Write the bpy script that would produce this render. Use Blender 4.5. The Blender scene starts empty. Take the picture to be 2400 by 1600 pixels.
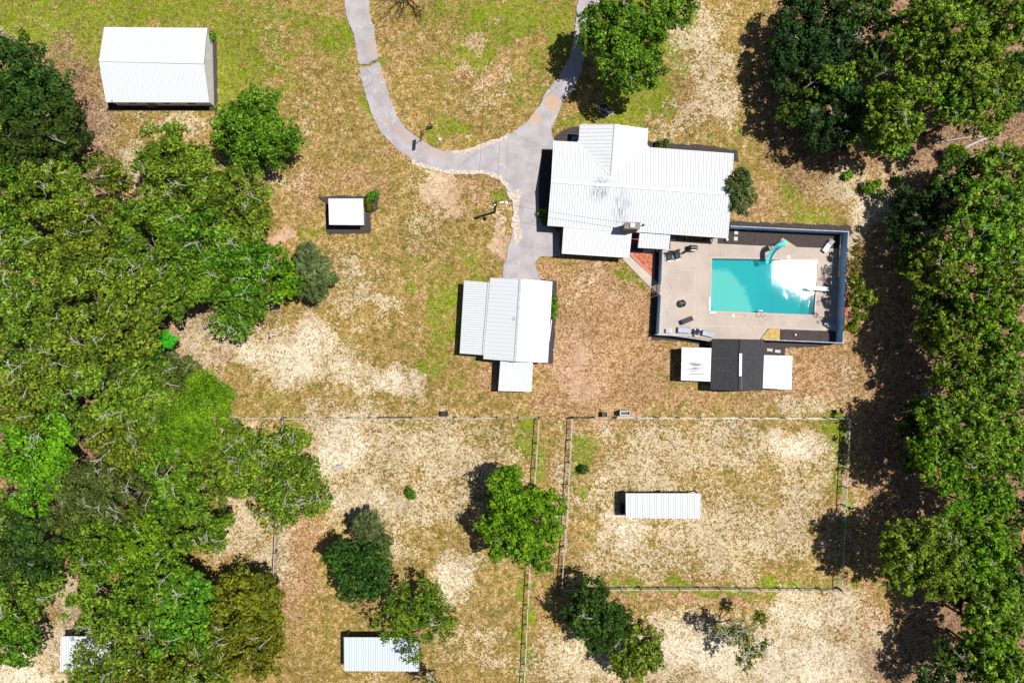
import bpy, math, random
import numpy as np
from mathutils import Vector
from mathutils.geometry import tessellate_polygon
R = math.radians
sc = bpy.context.scene
COL = sc.collection

# ---------------- camera, sky, sun, exposure ----------------
H = 80.0
cd = bpy.data.cameras.new('camera'); cam = bpy.data.objects.new('camera', cd); COL.objects.link(cam)
cam.location = (0, 0, H); cam.rotation_euler = (0, 0, 0)
cd.lens = 24.0; cd.sensor_width = 36.0; cd.sensor_fit = 'HORIZONTAL'; cd.clip_start = 0.5; cd.clip_end = 3000
sc.camera = cam
SUN = Vector((0.44, 0.11, 1.0)).normalized()
el = math.asin(SUN.z); az = math.atan2(SUN.x, SUN.y)
w = bpy.data.worlds.new('World'); sc.world = w; w.use_nodes = True
nt = w.node_tree; bg = nt.nodes['Background']
sky = nt.nodes.new('ShaderNodeTexSky'); sky.sky_type = 'NISHITA'; sky.sun_disc = False
sky.sun_elevation = el; sky.sun_rotation = az
nt.links.new(sky.outputs[0], bg.inputs[0]); bg.inputs[1].default_value = 0.05
sd = bpy.data.lights.new('sun', 'SUN'); sd.energy = 5.0; sd.angle = R(0.5); sd.color = (1.0, 0.96, 0.9)
so = bpy.data.objects.new('sun', sd); COL.objects.link(so); so.location = (40, 10, 100)
so.rotation_euler = SUN.to_track_quat('Z', 'Y').to_euler()
sc.view_settings.view_transform = 'Standard'; sc.view_settings.look = 'None'
sc.view_settings.exposure = -0.02; sc.view_settings.gamma = 1.0
sc.cycles.max_bounces = 6; sc.cycles.diffuse_bounces = 1; sc.cycles.transparent_max_bounces = 8

# ---------------- helpers ----------------
def P(px, py, h=0.0):            # photo pixel (2400 wide) of a point at height h -> world
    return ((px - 1200) / 1600 * (H - h), (800 - py) / 1600 * (H - h), h)
def tag(o, label=None, cat=None, group=None, kind=None):
    if label: o['label'] = label
    if cat: o['category'] = cat
    if group: o['group'] = group
    if kind: o['kind'] = kind
    return o
def thing(name, label, cat, loc=(0, 0, 0), group=None):
    o = bpy.data.objects.new(name, None); COL.objects.link(o); o.location = loc
    o.empty_display_size = 0.3
    return tag(o, label, cat, group)
def root_loc(p):
    v = Vector((0, 0, 0))
    while p is not None: v += p.location; p = p.parent
    return v
class MB:
    def __init__(s): s.v = []; s.f = []
    def add(s, vs, fs):
        n = len(s.v); s.v += [tuple(a) for a in vs]; s.f += [tuple(i + n for i in f) for f in fs]; return s
    def box(s, c, d, rz=0, tilt=None):
        hx, hy, hz = d[0] / 2, d[1] / 2, d[2] / 2; cs, sn = math.cos(rz), math.sin(rz); vs = []
        for z in (-hz, hz):
            for x, y in ((-hx, -hy), (hx, -hy), (hx, hy), (-hx, hy)):
                zz = z + (x * tilt if tilt else 0)
                vs.append((c[0] + x * cs - y * sn, c[1] + x * sn + y * cs, c[2] + zz))
        return s.add(vs, [(3, 2, 1, 0), (4, 5, 6, 7), (0, 1, 5, 4), (1, 2, 6, 5), (2, 3, 7, 6), (3, 0, 4, 7)])
    def bar(s, a, b, w, h, up=(0, 0, 1)):
        a = Vector(a); b = Vector(b); d = (b - a).normalized(); u = Vector(up)
        sd_ = d.cross(u)
        if sd_.length < 1e-4: sd_ = Vector((1, 0, 0))
        sd_.normalize(); u = sd_.cross(d).normalized(); vs = []
        for p in (a, b):
            for i, j in ((-1, -1), (1, -1), (1, 1), (-1, 1)): vs.append(p + sd_ * (i * w / 2) + u * (j * h / 2))
        return s.add(vs, [(0, 1, 2, 3), (7, 6, 5, 4), (0, 4, 5, 1), (1, 5, 6, 2), (2, 6, 7, 3), (3, 7, 4, 0)])
    def tube(s, pts, r, n=6):
        pts = [Vector(p) for p in pts]; rs = r if isinstance(r, (list, tuple)) else [r] * len(pts); vs = []
        for i, p in enumerate(pts):
            d = (pts[min(i + 1, len(pts) - 1)] - pts[max(i - 1, 0)]).normalized()
            a = d.cross(Vector((0, 0, 1)) if abs(d.z) < 0.9 else Vector((1, 0, 0))).normalized(); b = d.cross(a)
            for k in range(n):
                t = 2 * math.pi * k / n; vs.append(p + (a * math.cos(t) + b * math.sin(t)) * rs[i])
        fs = [(i * n + k, i * n + (k + 1) % n, (i + 1) * n + (k + 1) % n, (i + 1) * n + k) for i in range(len(pts) - 1) for k in range(n)]
        m = len(vs); fs += [tuple(range(n))[::-1], tuple(range(m - n, m))]
        return s.add(vs, fs)
    def prism(s, pts, z0, z1, top=True):
        n = len(pts); vs = [(p[0], p[1], z0) for p in pts] + [(p[0], p[1], z1) for p in pts]
        fs = [(i, (i + 1) % n, (i + 1) % n + n, i + n) for i in range(n)]
        t = tessellate_polygon([[Vector((p[0], p[1], 0)) for p in pts]])
        for a in t:
            fs.append(tuple(i + n for i in a))
        return s.add(vs, fs)
    def lathe(s, c, prof, n=20):      # prof: (r, z) pairs
        vs = []
        for r, z in prof:
            for k in range(n): vs.append((c[0] + r * math.cos(2 * math.pi * k / n), c[1] + r * math.sin(2 * math.pi * k / n), c[2] + z))
        fs = [(i * n + k, i * n + (k + 1) % n, (i + 1) * n + (k + 1) % n, (i + 1) * n + k) for i in range(len(prof) - 1) for k in range(n)]
        fs += [tuple(range(n))[::-1], tuple(range(len(vs) - n, len(vs)))]
        return s.add(vs, fs)
    def build(s, name, m, parent=None, smooth=False, bevel=0):
        off = root_loc(parent)
        me = bpy.data.meshes.new(name)
        me.from_pydata([(a[0] - off.x, a[1] - off.y, a[2] - off.z) for a in s.v], [], s.f)
        me.materials.append(m); me.validate(); me.update()
        import bmesh
        b = bmesh.new(); b.from_mesh(me); bmesh.ops.recalc_face_normals(b, faces=b.faces); b.to_mesh(me); b.free()
        if smooth:
            for p in me.polygons: p.use_smooth = True
        o = bpy.data.objects.new(name, me); COL.objects.link(o)
        if parent: o.parent = parent
        if bevel:
            md = o.modifiers.new('bevel', 'BEVEL'); md.width = bevel; md.segments = 2; md.limit_method = 'ANGLE'
        return o
def np_mesh(name, V, F, m, parent=None, off=None):   # V (n,3), F (k,4) arrays
    me = bpy.data.meshes.new(name)
    if off is not None: V = V - np.array(off)
    n = len(V); k = len(F); q = F.shape[1]
    me.vertices.add(n); me.vertices.foreach_set('co', V.astype(np.float32).ravel())
    me.loops.add(k * q); me.loops.foreach_set('vertex_index', F.astype(np.int32).ravel())
    me.polygons.add(k); me.polygons.foreach_set('loop_start', np.arange(0, k * q, q, dtype=np.int32))
    me.update(calc_edges=True); me.materials.append(m)
    o = bpy.data.objects.new(name, me); COL.objects.link(o)
    if parent: o.parent = parent
    return o
def copy_tree(o, parent=None):
    c = o.copy(); COL.objects.link(c)
    if parent: c.parent = parent
    for ch in list(o.children): copy_tree(ch, c)
    return c

# ---------------- materials ----------------
class N:
    def __init__(s, name):
        s.m = bpy.data.materials.new(name); s.m.use_nodes = True; s.t = s.m.node_tree; s.b = s.t.nodes['Principled BSDF']
        s.out = s.t.nodes['Material Output']
    def n(s, typ, **k):
        x = s.t.nodes.new(typ)
        for a, b in k.items(): setattr(x, a, b)
        return x
    def l(s, a, b): s.t.links.new(a, b)
    def inp(s, sock, v):
        if hasattr(v, 'is_output') or isinstance(v, bpy.types.NodeSocket): s.l(v, sock)
        else: sock.default_value = v
    def math(s, op, a, b=None, c=None, clamp=False):
        x = s.n('ShaderNodeMath', operation=op, use_clamp=clamp); s.inp(x.inputs[0], a)
        if b is not None: s.inp(x.inputs[1], b)
        if c is not None: s.inp(x.inputs[2], c)
        return x.outputs[0]
    def noise(s, scale, detail=5, rough=0.55, vec=None, dist=0.0, w=None):
        x = s.n('ShaderNodeTexNoise'); x.inputs['Scale'].default_value = scale; x.inputs['Detail'].default_value = detail
        x.inputs['Roughness'].default_value = rough; x.inputs['Distortion'].default_value = dist
        if vec is not None: s.l(vec, x.inputs['Vector'])
        return x.outputs[0]
    def pos(s): return s.n('ShaderNodeNewGeometry').outputs['Position']
    def ss(s, v, lo, hi):
        x = s.n('ShaderNodeMapRange', interpolation_type='SMOOTHSTEP'); s.inp(x.inputs['Value'], v)
        x.inputs['From Min'].default_value = lo; x.inputs['From Max'].default_value = hi; return x.outputs[0]
    def mix(s, f, a, b, mode='MIX'):
        x = s.n('ShaderNodeMix', data_type='RGBA', blend_type=mode); s.inp(x.inputs[0], f)
        s.inp(x.inputs[6], a if not isinstance(a, tuple) else (*a, 1)); s.inp(x.inputs[7], b if not isinstance(b, tuple) else (*b, 1)); return x.outputs[2]
    def bump(s, h, strength=0.5, dist=0.05):
        x = s.n('ShaderNodeBump'); x.inputs['Strength'].default_value = strength; x.inputs['Distance'].default_value = dist
        s.l(h, x.inputs['Height']); s.l(x.outputs[0], s.b.inputs['Normal']); return x
def simple(name, a, b=None, scale=3.0, rough=0.7, metal=0.0, bump=0.0, spec=0.5, lo=0.35, hi=0.65, detail=6):
    q = N(name)
    if b is None: b = tuple(x * 0.8 for x in a)
    n = q.noise(scale, detail, 0.6, q.pos())
    q.l(q.mix(q.ss(n, lo, hi), a, b), q.b.inputs['Base Color'])
    q.b.inputs['Roughness'].default_value = rough; q.b.inputs['Metallic'].default_value = metal
    q.b.inputs['Specular IOR Level'].default_value = spec
    if bump: q.bump(n, bump, 0.03)
    return q.m
M = {}
# white painted ribbed roof sheet with faint dirt
def roof_mat(name, col, dirt, stains=()):
    q = N(name); p = q.pos()
    n = q.noise(0.6, 7, 0.65, p); n2 = q.noise(5.0, 5, 0.6, p)
    f = q.math('MULTIPLY', q.ss(n, 0.5, 0.8), 0.14)
    f = q.math('ADD', f, q.math('MULTIPLY', q.ss(n2, 0.5, 0.8), 0.12), clamp=True)
    for (cx, cy, rx, ry, sx, sy, amt) in stains:      # leaf stains and soot of their own shape
        mp = q.n('ShaderNodeMapping', vector_type='TEXTURE'); q.l(p, mp.inputs[0])
        mp.inputs['Location'].default_value = (cx, cy, 0); mp.inputs['Scale'].default_value = (rx, ry, 1)
        ln = q.n('ShaderNodeVectorMath', operation='LENGTH')
        sp = q.n('ShaderNodeVectorMath', operation='MULTIPLY'); q.l(mp.outputs[0], sp.inputs[0]); sp.inputs[1].default_value = (1, 1, 0)
        q.l(sp.outputs[0], ln.inputs[0])
        ms = q.n('ShaderNodeVectorMath', operation='MULTIPLY'); q.l(p, ms.inputs[0]); ms.inputs[1].default_value = (sx, sy, 0)
        st = q.noise(1.0, 4, 0.6, ms.outputs[0])
        inside = q.ss(ln.outputs['Value'], 1.15, 0.1)
        f = q.math('ADD', f, q.math('MULTIPLY', q.math('MULTIPLY', inside, q.ss(st, 0.44, 0.62)), amt), clamp=True)
    q.l(q.mix(f, col, dirt), q.b.inputs['Base Color']); q.b.inputs['Roughness'].default_value = 0.42
    return q.m
hs = [P(1403, 447, 3.6), P(1455, 490, 3.0), P(1465, 440, 3.5), P(1415, 428, 3.7)]
M['roof_house'] = roof_mat('house roof metal', (0.71, 0.735, 0.77), (0.2, 0.21, 0.22),
    [(hs[0][0], hs[0][1], 1.4, 1.7, 9, 1.0, 1.2), (hs[1][0], hs[1][1], 1.4, 2.8, 9, .8, .9), (hs[3][0], hs[3][1], 1.2, .9, 9, 1, .9)])
M['roof_white'] = roof_mat('white roof metal', (0.71, 0.745, 0.775), (0.5, 0.52, 0.55))
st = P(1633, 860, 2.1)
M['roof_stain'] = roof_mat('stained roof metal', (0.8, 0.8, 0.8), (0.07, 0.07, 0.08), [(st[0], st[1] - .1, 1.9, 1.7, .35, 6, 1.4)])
M['roof_blue'] = roof_mat('pale blue roof metal', (0.62, 0.72, 0.78), (0.4, 0.47, 0.52))
M['seam'] = simple('roof seam shade grey', (0.42, 0.44, 0.47), (0.5, 0.52, 0.55), 2, 0.5)
M['rib'] = simple('roof rib', (0.56, 0.58, 0.62), (0.48, 0.5, 0.54), 2, 0.4)  # rib shading put into a greyer colour than the roof sheet
M['shingle'] = simple('charcoal shingle', (0.028, 0.028, 0.032), (0.055, 0.055, 0.06), 5, 0.85, bump=0.5)
M['rib_soft'] = simple('soft roof rib', (0.60, 0.63, 0.67), (0.54, 0.57, 0.61), 2, 0.4)  # fainter rib, its shading also put into the colour
M['white'] = simple('white paint', (0.8, 0.8, 0.79), (0.7, 0.7, 0.68), 2, 0.5)
M['wall_white'] = simple('white siding', (0.72, 0.73, 0.74), (0.6, 0.61, 0.62), 1.5, 0.6)
M['wall_grey'] = simple('grey siding', (0.32, 0.34, 0.37), (0.26, 0.28, 0.3), 1.5, 0.7)
M['brick'] = simple('red brown brick', (0.16, 0.06, 0.045), (0.24, 0.11, 0.08), 9, 0.85, bump=0.4)
M['glass'] = simple('window glass', (0.03, 0.04, 0.05), (0.05, 0.06, 0.07), 1, 0.1)
M['door'] = simple('door paint', (0.12, 0.13, 0.15), (0.16, 0.17, 0.2), 2, 0.5)
M['wood'] = simple('weathered wood', (0.34, 0.27, 0.19), (0.22, 0.17, 0.12), 6, 0.8, bump=0.3)
M['rail'] = simple('pale fence board', (0.6, 0.53, 0.42), (0.4, 0.34, 0.26), 5, 0.8)
M['darkwood'] = simple('creosoted pole wood', (0.055, 0.025, 0.018), (0.09, 0.045, 0.03), 4, 0.8)
M['post'] = simple('fence post wood', (0.15, 0.12, 0.09), (0.09, 0.07, 0.05), 6, 0.85)
M['wire'] = simple('galvanised wire', (0.35, 0.36, 0.34), None, 3, 0.4, metal=0.6)
M['bluefence'] = simple('fence panel with skylight blue', (0.45, 0.74, 0.98), (0.36, 0.64, 0.92), 0.8, 0.6)  # blue skylight on the shaded faces is put into the panel colour
M['bluecap'] = simple('fence cap pale blue', (0.4, 0.48, 0.6), (0.3, 0.38, 0.5), 2, 0.6)
M['black'] = simple('black plastic', (0.012, 0.012, 0.014), (0.03, 0.03, 0.033), 6, 0.5)
M['sling'] = simple('charcoal sling cloth', (0.06, 0.06, 0.065), (0.035, 0.035, 0.04), 20, 0.8)
M['silver'] = simple('silver cushion', (0.42, 0.46, 0.56), (0.34, 0.38, 0.48), 3, 0.6)
M['lightgrey'] = simple('light grey plastic', (0.55, 0.56, 0.6), (0.45, 0.46, 0.5), 3, 0.5)
M['metal'] = simple('bare metal', (0.6, 0.6, 0.6), (0.45, 0.45, 0.45), 4, 0.3, metal=0.8)
M['slide'] = simple('turquoise fibreglass', (0.09, 0.6, 0.66), (0.14, 0.64, 0.69), 1.2, 0.65)
M['plywood'] = simple('plywood', (0.62, 0.42, 0.2), (0.54, 0.34, 0.16), 3, 0.7)
M['coping'] = simple('pink coping brick', (0.5, 0.34, 0.3), (0.62, 0.5, 0.45), 9, 0.75)
M['rubber'] = simple('tyre rubber', (0.02, 0.02, 0.02), (0.035, 0.035, 0.035), 5, 0.9)
M['navy'] = simple('navy cloth', (0.02, 0.03, 0.1), (0.04, 0.05, 0.14), 4, 0.8)
M['stone'] = simple('pale stone', (0.62, 0.6, 0.57), (0.5, 0.48, 0.45), 6, 0.8)
M['bark'] = simple('grey bark', (0.3, 0.27, 0.23), (0.16, 0.13, 0.1), 4, 0.9, bump=0.4)
M['pinebark'] = simple('pine bark', (0.16, 0.09, 0.06), (0.08, 0.05, 0.035), 4, 0.9, bump=0.4)
M['twig'] = simple('bleached dead twig', (0.62, 0.6, 0.55), (0.4, 0.37, 0.32), 5, 0.8)
M['darktwig'] = simple('dark bare twig', (0.035, 0.025, 0.022), (0.06, 0.045, 0.04), 5, 0.9)
M['pink'] = simple('pink blossom', (0.6, 0.05, 0.12), (0.5, 0.08, 0.16), 5, 0.7)
def leaf_mat(name, cols, trans=0.12, rough=0.6):
    q = N(name); g = q.n('ShaderNodeNewGeometry'); rpi = g.outputs['Random Per Island']
    rmp = q.n('ShaderNodeValToRGB'); e = rmp.color_ramp.elements
    e[0].position = 0.0; e[0].color = (*cols[0], 1); e[1].position = 1.0; e[1].color = (*cols[-1], 1)
    for i, c in enumerate(cols[1:-1]): x = e.new((i + 1) / (len(cols) - 1)); x.color = (*c, 1)
    n = q.noise(0.45, 3, 0.6, g.outputs['Position'])
    v = q.math('ADD', q.math('MULTIPLY', rpi, 0.7), q.math('MULTIPLY', q.ss(n, 0.35, 0.65), 0.3)); q.l(v, rmp.inputs[0])
    oi = q.n('ShaderNodeObjectInfo')
    hsv = q.n('ShaderNodeHueSaturation'); q.l(rmp.outputs[0], hsv.inputs['Color'])
    q.l(q.math('MULTIPLY_ADD', oi.outputs['Random'], 0.03, 0.485), hsv.inputs['Hue'])
    q.l(q.math('MULTIPLY_ADD', oi.outputs['Random'], 0.3, 0.85), hsv.inputs['Value'])
    q.l(hsv.outputs[0], q.b.inputs['Base Color']); q.b.inputs['Roughness'].default_value = rough
    q.b.inputs['Specular IOR Level'].default_value = 0.15
    tr = q.n('ShaderNodeBsdfTranslucent'); q.l(hsv.outputs[0], tr.inputs[0])
    mx = q.n('ShaderNodeMixShader'); mx.inputs[0].default_value = trans
    q.l(q.b.outputs[0], mx.inputs[1]); q.l(tr.outputs[0], mx.inputs[2]); q.l(mx.outputs[0], q.out.inputs[0])
    return q.m
LEAF = {
 'oak': leaf_mat('olive oak leaf', [(0.022, 0.038, 0.004), (0.12, 0.20, 0.012), (0.38, 0.50, 0.045)]),
 'green': leaf_mat('mid green leaf', [(0.014, 0.042, 0.003), (0.085, 0.21, 0.009), (0.30, 0.49, 0.035)]),
 'bright': leaf_mat('bright green leaf', [(0.022, 0.07, 0.003), (0.11, 0.27, 0.006), (0.30, 0.52, 0.02)]),
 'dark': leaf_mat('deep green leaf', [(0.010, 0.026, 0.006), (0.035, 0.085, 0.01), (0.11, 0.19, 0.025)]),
 'dull': leaf_mat('dull olive leaf', [(0.03, 0.042, 0.008), (0.09, 0.125, 0.022), (0.22, 0.27, 0.06)]),
 'yellow': leaf_mat('yellowish olive leaf', [(0.04, 0.05, 0.004), (0.14, 0.175, 0.008), (0.32, 0.35, 0.02)]),
 'lime': leaf_mat('lime green leaf', [(0.04, 0.36, 0.01), (0.08, 0.6, 0.03), (0.2, 0.8, 0.04)], 0.4),
 'pine': leaf_mat('pine needle', [(0.03, 0.065, 0.005), (0.14, 0.27, 0.015), (0.38, 0.56, 0.05)]),
 'pinedark': leaf_mat('pine needle darkened as shade', [(0.014, 0.035, 0.006), (0.05, 0.115, 0.012), (0.16, 0.27, 0.03)]),  # darker copy of the pine needle, shade put into its colour
 'deep': leaf_mat('hardwood leaf darkened as shade', [(0.01, 0.027, 0.008), (0.024, 0.065, 0.014), (0.065, 0.14, 0.025)]),  # shade of the eastern wood darkened into this leaf colour
 'cedar': leaf_mat('grey green needle', [(0.035, 0.06, 0.018), (0.11, 0.16, 0.045), (0.30, 0.37, 0.14)]),
 'rusty': leaf_mat('rusty olive leaf', [(0.10, 0.06, 0.01), (0.18, 0.18, 0.02), (0.36, 0.2, 0.07)]),
}
# ---------------- ground ----------------
rng = np.random.default_rng(7)
def axis(lo, hi, step):
    a = list(np.arange(lo, hi + 1e-6, step)); s = step; x = hi
    while x < 900: s *= 1.35; x += s; a.append(x)
    s = step; x = lo
    while x > -900: s *= 1.35; x -= s; a.insert(0, x)
    return np.array(a)
gx = axis(-63, 63, 0.3); gy = axis(-43, 43, 0.3)
GX, GY = np.meshgrid(gx, gy)
PX = GX * 20 + 1200; PY = 800 - GY * 20
def vnoise(X, Y, s, seed):
    r = np.random.default_rng(seed); T = r.random((256, 256)); x = X / s; y = Y / s
    xi = np.floor(x).astype(int); yi = np.floor(y).astype(int); fx = x - xi; fy = y - yi
    fx = fx * fx * (3 - 2 * fx); fy = fy * fy * (3 - 2 * fy)
    g = lambda a, b: T[a % 256, b % 256]
    return (g(xi, yi) * (1 - fx) + g(xi + 1, yi) * fx) * (1 - fy) + (g(xi, yi + 1) * (1 - fx) + g(xi + 1, yi + 1) * fx) * fy
WX = PX + (vnoise(PX, PY, 45, 1) - .5) * 60 + (vnoise(PX, PY, 16, 2) - .5) * 24
WY = PY + (vnoise(PX, PY, 45, 3) - .5) * 60 + (vnoise(PX, PY, 16, 4) - .5) * 24
def blobs(lst):
    o = np.zeros_like(PX)
    for b in lst:
        x, y, rx, ry, a = b[:5]; t = R(b[5]) if len(b) > 5 else 0
        dx = WX - x; dy = WY - y; u = dx * math.cos(t) + dy * math.sin(t); v = -dx * math.sin(t) + dy * math.cos(t)
        d = np.sqrt((u / rx) ** 2 + (v / ry) ** 2)
        o = np.maximum(o, a * np.clip(1.35 - d * .7, 0, 1))
    return o
green = blobs([(90, 60, 170, 90, 1), (60, 150, 90, 60, .95), (330, 30, 260, 55, .8), (560, 110, 90, 170, .7), (520, 150, 40, 120, .85), (720, 60, 130, 80, .62), (790, 110, 45, 60, .75),
 (1180, 40, 150, 70, .72), (1300, 60, 60, 80, .75), (1250, 180, 90, 120, .5), (1040, 130, 100, 110, .45), (1120, 110, 60, 50, .75), (1060, 290, 70, 60, .6), (880, 210, 40, 90, .6), (650, 230, 60, 140, .5),
 (1540, 60, 90, 90, .95), (1500, 230, 100, 45, .85, -25), (1450, 270, 50, 30, .9), (1590, 150, 50, 60, .6), (1345, 280, 60, 40, .6), (1860, 470, 70, 50, .6), (1900, 500, 60, 25, .7), (1700, 330, 40, 20, .5),
 (1050, 760, 40, 130, .62), (1010, 870, 60, 50, .6), (1080, 620, 80, 60, .5), (1170, 440, 30, 30, .8), (1000, 640, 60, 60, .5), (1480, 640, 20, 40, .6), (1370, 670, 20, 90, .35),
 (1965, 1010, 25, 50, 1), (1940, 1060, 30, 90, .6), (1972, 1180, 16, 110, .75), (1362, 1080, 24, 55, 1), (1245, 1040, 22, 70, 1), (1225, 1000, 30, 20, .9), (1700, 1376, 300, 10, .9), (1235, 1480, 14, 140, .8), (1262, 1460, 10, 30, .7),
 (1080, 1350, 70, 60, .5), (450, 268, 22, 16, 1), (960, 1000, 60, 22, .5), (1150, 1010, 60, 20, .5), (700, 1000, 40, 14, .6), (640, 940, 90, 30, .45), (740, 530, 80, 60, .35),(960,480,70,80,.42),(2060,450,60,40,.5),(2110,400,60,30,.5),(1360,820,80,100,.3)])
sand = blobs([(690, 835, 95, 62, 1), (620, 820, 90, 40, .9), (800, 875, 90, 28, .8, 10), (930, 895, 60, 38, .95), (500, 770, 110, 60, .85, 20), (460, 860, 60, 60, .6), (620, 760, 90, 30, .6),
 (210, 300, 45, 90, .8), (170, 400, 60, 60, .7), (400, 290, 120, 25, .55), (620, 420, 90, 40, .6), (530, 370, 60, 30, .55), (330, 380, 80, 50, .6), (230, 200, 40, 60, .5),
 (800, 1030, 70, 80, .95), (1000, 1060, 190, 75, .66), (860, 1180, 110, 80, .72), (1100, 1080, 120, 90, .62), (1000, 1180, 110, 60, .6), (800, 980, 60, 30, .6), (900, 1290, 90, 60, .5), (1080, 1350, 45, 60, .9), (1130, 1200, 60, 60, .45), (1160, 1540, 60, 50, .55), (1080, 1500, 60, 60, .5),
 (1640, 1060, 260, 80, .6), (1500, 1120, 120, 50, .62), (1850, 1050, 80, 40, .95), (1880, 1150, 70, 110, .6), (1700, 1260, 250, 90, .62), (1460, 1240, 60, 60, .85), (1500, 1330, 200, 40, .55), (1420, 1010, 60, 30, .5), (1560, 1180, 200, 60, .6),
 (1720, 1540, 260, 70, 1), (1900, 1560, 200, 60, .95), (1900, 1440, 120, 50, .85), (2060, 1500, 100, 40, .7), (2160, 1500, 60, 30, .7), (1380, 1550, 130, 60, .72), (1600, 1490, 120, 60, .85), (1330, 1500, 60, 50, .5),
 (60, 1580, 120, 50, .95), (140, 1480, 50, 110, .75, 20), (190, 1380, 50, 60, .75), (640, 1290, 40, 70, .7), (560, 1270, 60, 80, .6), (560, 1200, 40, 60, .7), (500, 1010, 60, 40, .6), (560, 990, 80, 25, .6),
 (1660, 150, 60, 150, .62), (1600, 290, 90, 40, .55), (1690, 240, 40, 70, .66), (1980, 430, 60, 25, .7, 20), (2080, 470, 60, 40, .9), (2130, 400, 60, 40, .8), (2000, 560, 30, 60, .7), (2030, 490, 40, 50, .8), (1990, 880, 40, 60, .5), (1900, 940, 80, 30, .6), (2200, 1160, 60, 30, .7), (2020, 1180, 60, 60, .5), (2300, 1600, 60, 30, .5),
 (1180, 520, 30, 70, .5), (820, 620, 50, 50, .6), (850, 690, 90, 50, .55), (1020, 430, 60, 50, .55), (980, 520, 50, 70, .5), (900, 700, 60, 40, .5), (1350, 680, 30, 30, .5), (1140, 200, 60, 60, .42), (1180, 170, 60, 40, .4), (880, 1600, 90, 40, .4), (300, 480, 60, 40, .8), (150, 590, 60, 50, .7),(10,80,30,30,.6),(120,50,30,20,.3),
 (60, 640, 300, 500, .45), (1320, 1150, 30, 180, .5), (640,90,40,90,.35), (700,300,60,60,.4)])
brown = blobs([(1400, 800, 160, 190, .9), (1330, 940, 90, 60, .7), (1500, 940, 200, 30, .7), (1620, 930, 250, 30, .6), (1380, 700, 100, 80, .8), (1150, 140, 110, 90, .6), (950, 330, 90, 60, .6), (940, 140, 60, 150, .5), (800, 440, 160, 60, .55), (1290, 650, 40, 40, .9), (1900, 870, 130, 70, .85), (2040, 760, 60, 120, .6),
 (1310, 1200, 30, 300, .55), (690, 1300, 60, 120, .9), (700, 1450, 50, 100, .5), (480, 880, 60, 90, .6), (2000, 1450, 90, 60, .8), (1960, 1240, 60, 80, .7), (2200, 800, 200, 700, .95), (2190, 310, 80, 60, 1), (1620, 180, 90, 160, .55), (1640, 1390, 200, 22, .7), (1180, 870, 60, 60, .8), (630, 60, 50, 50, .4), (960, 40, 90, 40, .4), (1700, 480, 200, 60, .6), (1990, 640, 40, 100, .7), (1160, 430, 90, 40, .6), (1040, 420, 60, 30, .5), (1260, 1450, 30, 150, .5), (1850,1210,60,60,.6),(1540,890,90,40,.5),(620,730,60,40,.6),(690,110,60,60,.35),(400,200,60,60,.3)])
pale_pink = blobs([(1040, 430, 50, 60, .9), (1330, 850, 80, 90, .55), (1370, 900, 60, 40, .6), (640, 570, 45, 22, .9), (700, 780, 60, 30, .7), (1420, 670, 70, 60, .5), (1165, 340, 25, 30, .1), (1630, 60, 60, 60, .5), (1110, 80, 40, 30, .5), (1660, 250, 40, 60, .6), (1140,180,60,60,.45), (1190,560,20,60,.7), (1950,430,60,30,.6),(1480,1010,60,30,.4),(2190,310,60,50,.7)])
litter = blobs([(2240, 150, 330, 230, 1), (2260, 600, 170, 260, 1), (2250, 1000, 170, 300, 1), (2290, 1450, 150, 250, 1), (1900, 180, 130, 220, .9), (2080, 900, 60, 400, .55), (2200,1550,200,80,.8), (120, 350, 150, 260, .8), (330, 620, 260, 180, .8), (200, 900, 250, 180, .8), (230, 1120, 260, 220, .7), (330, 1480, 200, 100, .7), (60, 1350, 90, 180, .6)])  # leaf litter mask, also where woodland shade is darkened into the ground
GZ = (vnoise(PX, PY, 220, 11) - .5) * 0.12 + (vnoise(PX, PY, 30, 12) - .5) * .02 - 0.08
pool_px = [(1669, 606), (1916, 610), (1907, 737), (1665.6, 728)]
inpool = (PX > 1655) & (PX < 1927) & (PY > 597) & (PY < 748)
GZ[inpool] = -3.6
ny, nx = PX.shape
idx = np.arange(nx * ny).reshape(ny, nx)
F = np.stack([idx[:-1, :-1], idx[:-1, 1:], idx[1:, 1:], idx[1:, :-1]], -1).reshape(-1, 4)
V = np.stack([GX, GY, GZ], -1).reshape(-1, 3)
q = N('dry lawn and sand')
at = q.n('ShaderNodeAttribute', attribute_name='zone'); sp = q.n('ShaderNodeSeparateColor'); q.l(at.outputs['Color'], sp.inputs[0])
p = q.pos()
nA = q.noise(0.35, 8, 0.62, p); nB = q.noise(1.6, 8, 0.68, p, 0.6); nC = q.noise(3.2, 5, 0.62, p, 1.2); nD = q.noise(0.9, 6, 0.6, p, 0.3); nE = q.noise(7.0, 3, 0.6, p)
nF = q.noise(2.3, 6, 0.7, p, 0.8)
cm = q.math('SUBTRACT', nA, 0.5)
def wsum(z, *t):
    v = z
    for nn, k in t: v = q.math('ADD', v, q.math('MULTIPLY', q.math('SUBTRACT', nn, 0.5), k))
    return v
nW = q.noise(2.7, 4, 0.66, p, 1.4); nX = q.noise(6.0, 3, 0.6, p, 0.8)
nM = q.math('ADD', q.math('MULTIPLY', nW, .62), q.math('MULTIPLY', nX, .38))
def tri(d, m, l, a=.435, b=.49, c=.555):
    return q.mix(q.ss(nM, b + .005, c), q.mix(q.ss(nM, a, b), d, m), l)
def soft(d, m, l): return q.mix(q.ss(nM, .42, .58), d, m)
straw = tri((0.21, 0.135, 0.04), (0.36, 0.235, 0.075), (0.52, 0.36, 0.15))
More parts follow.
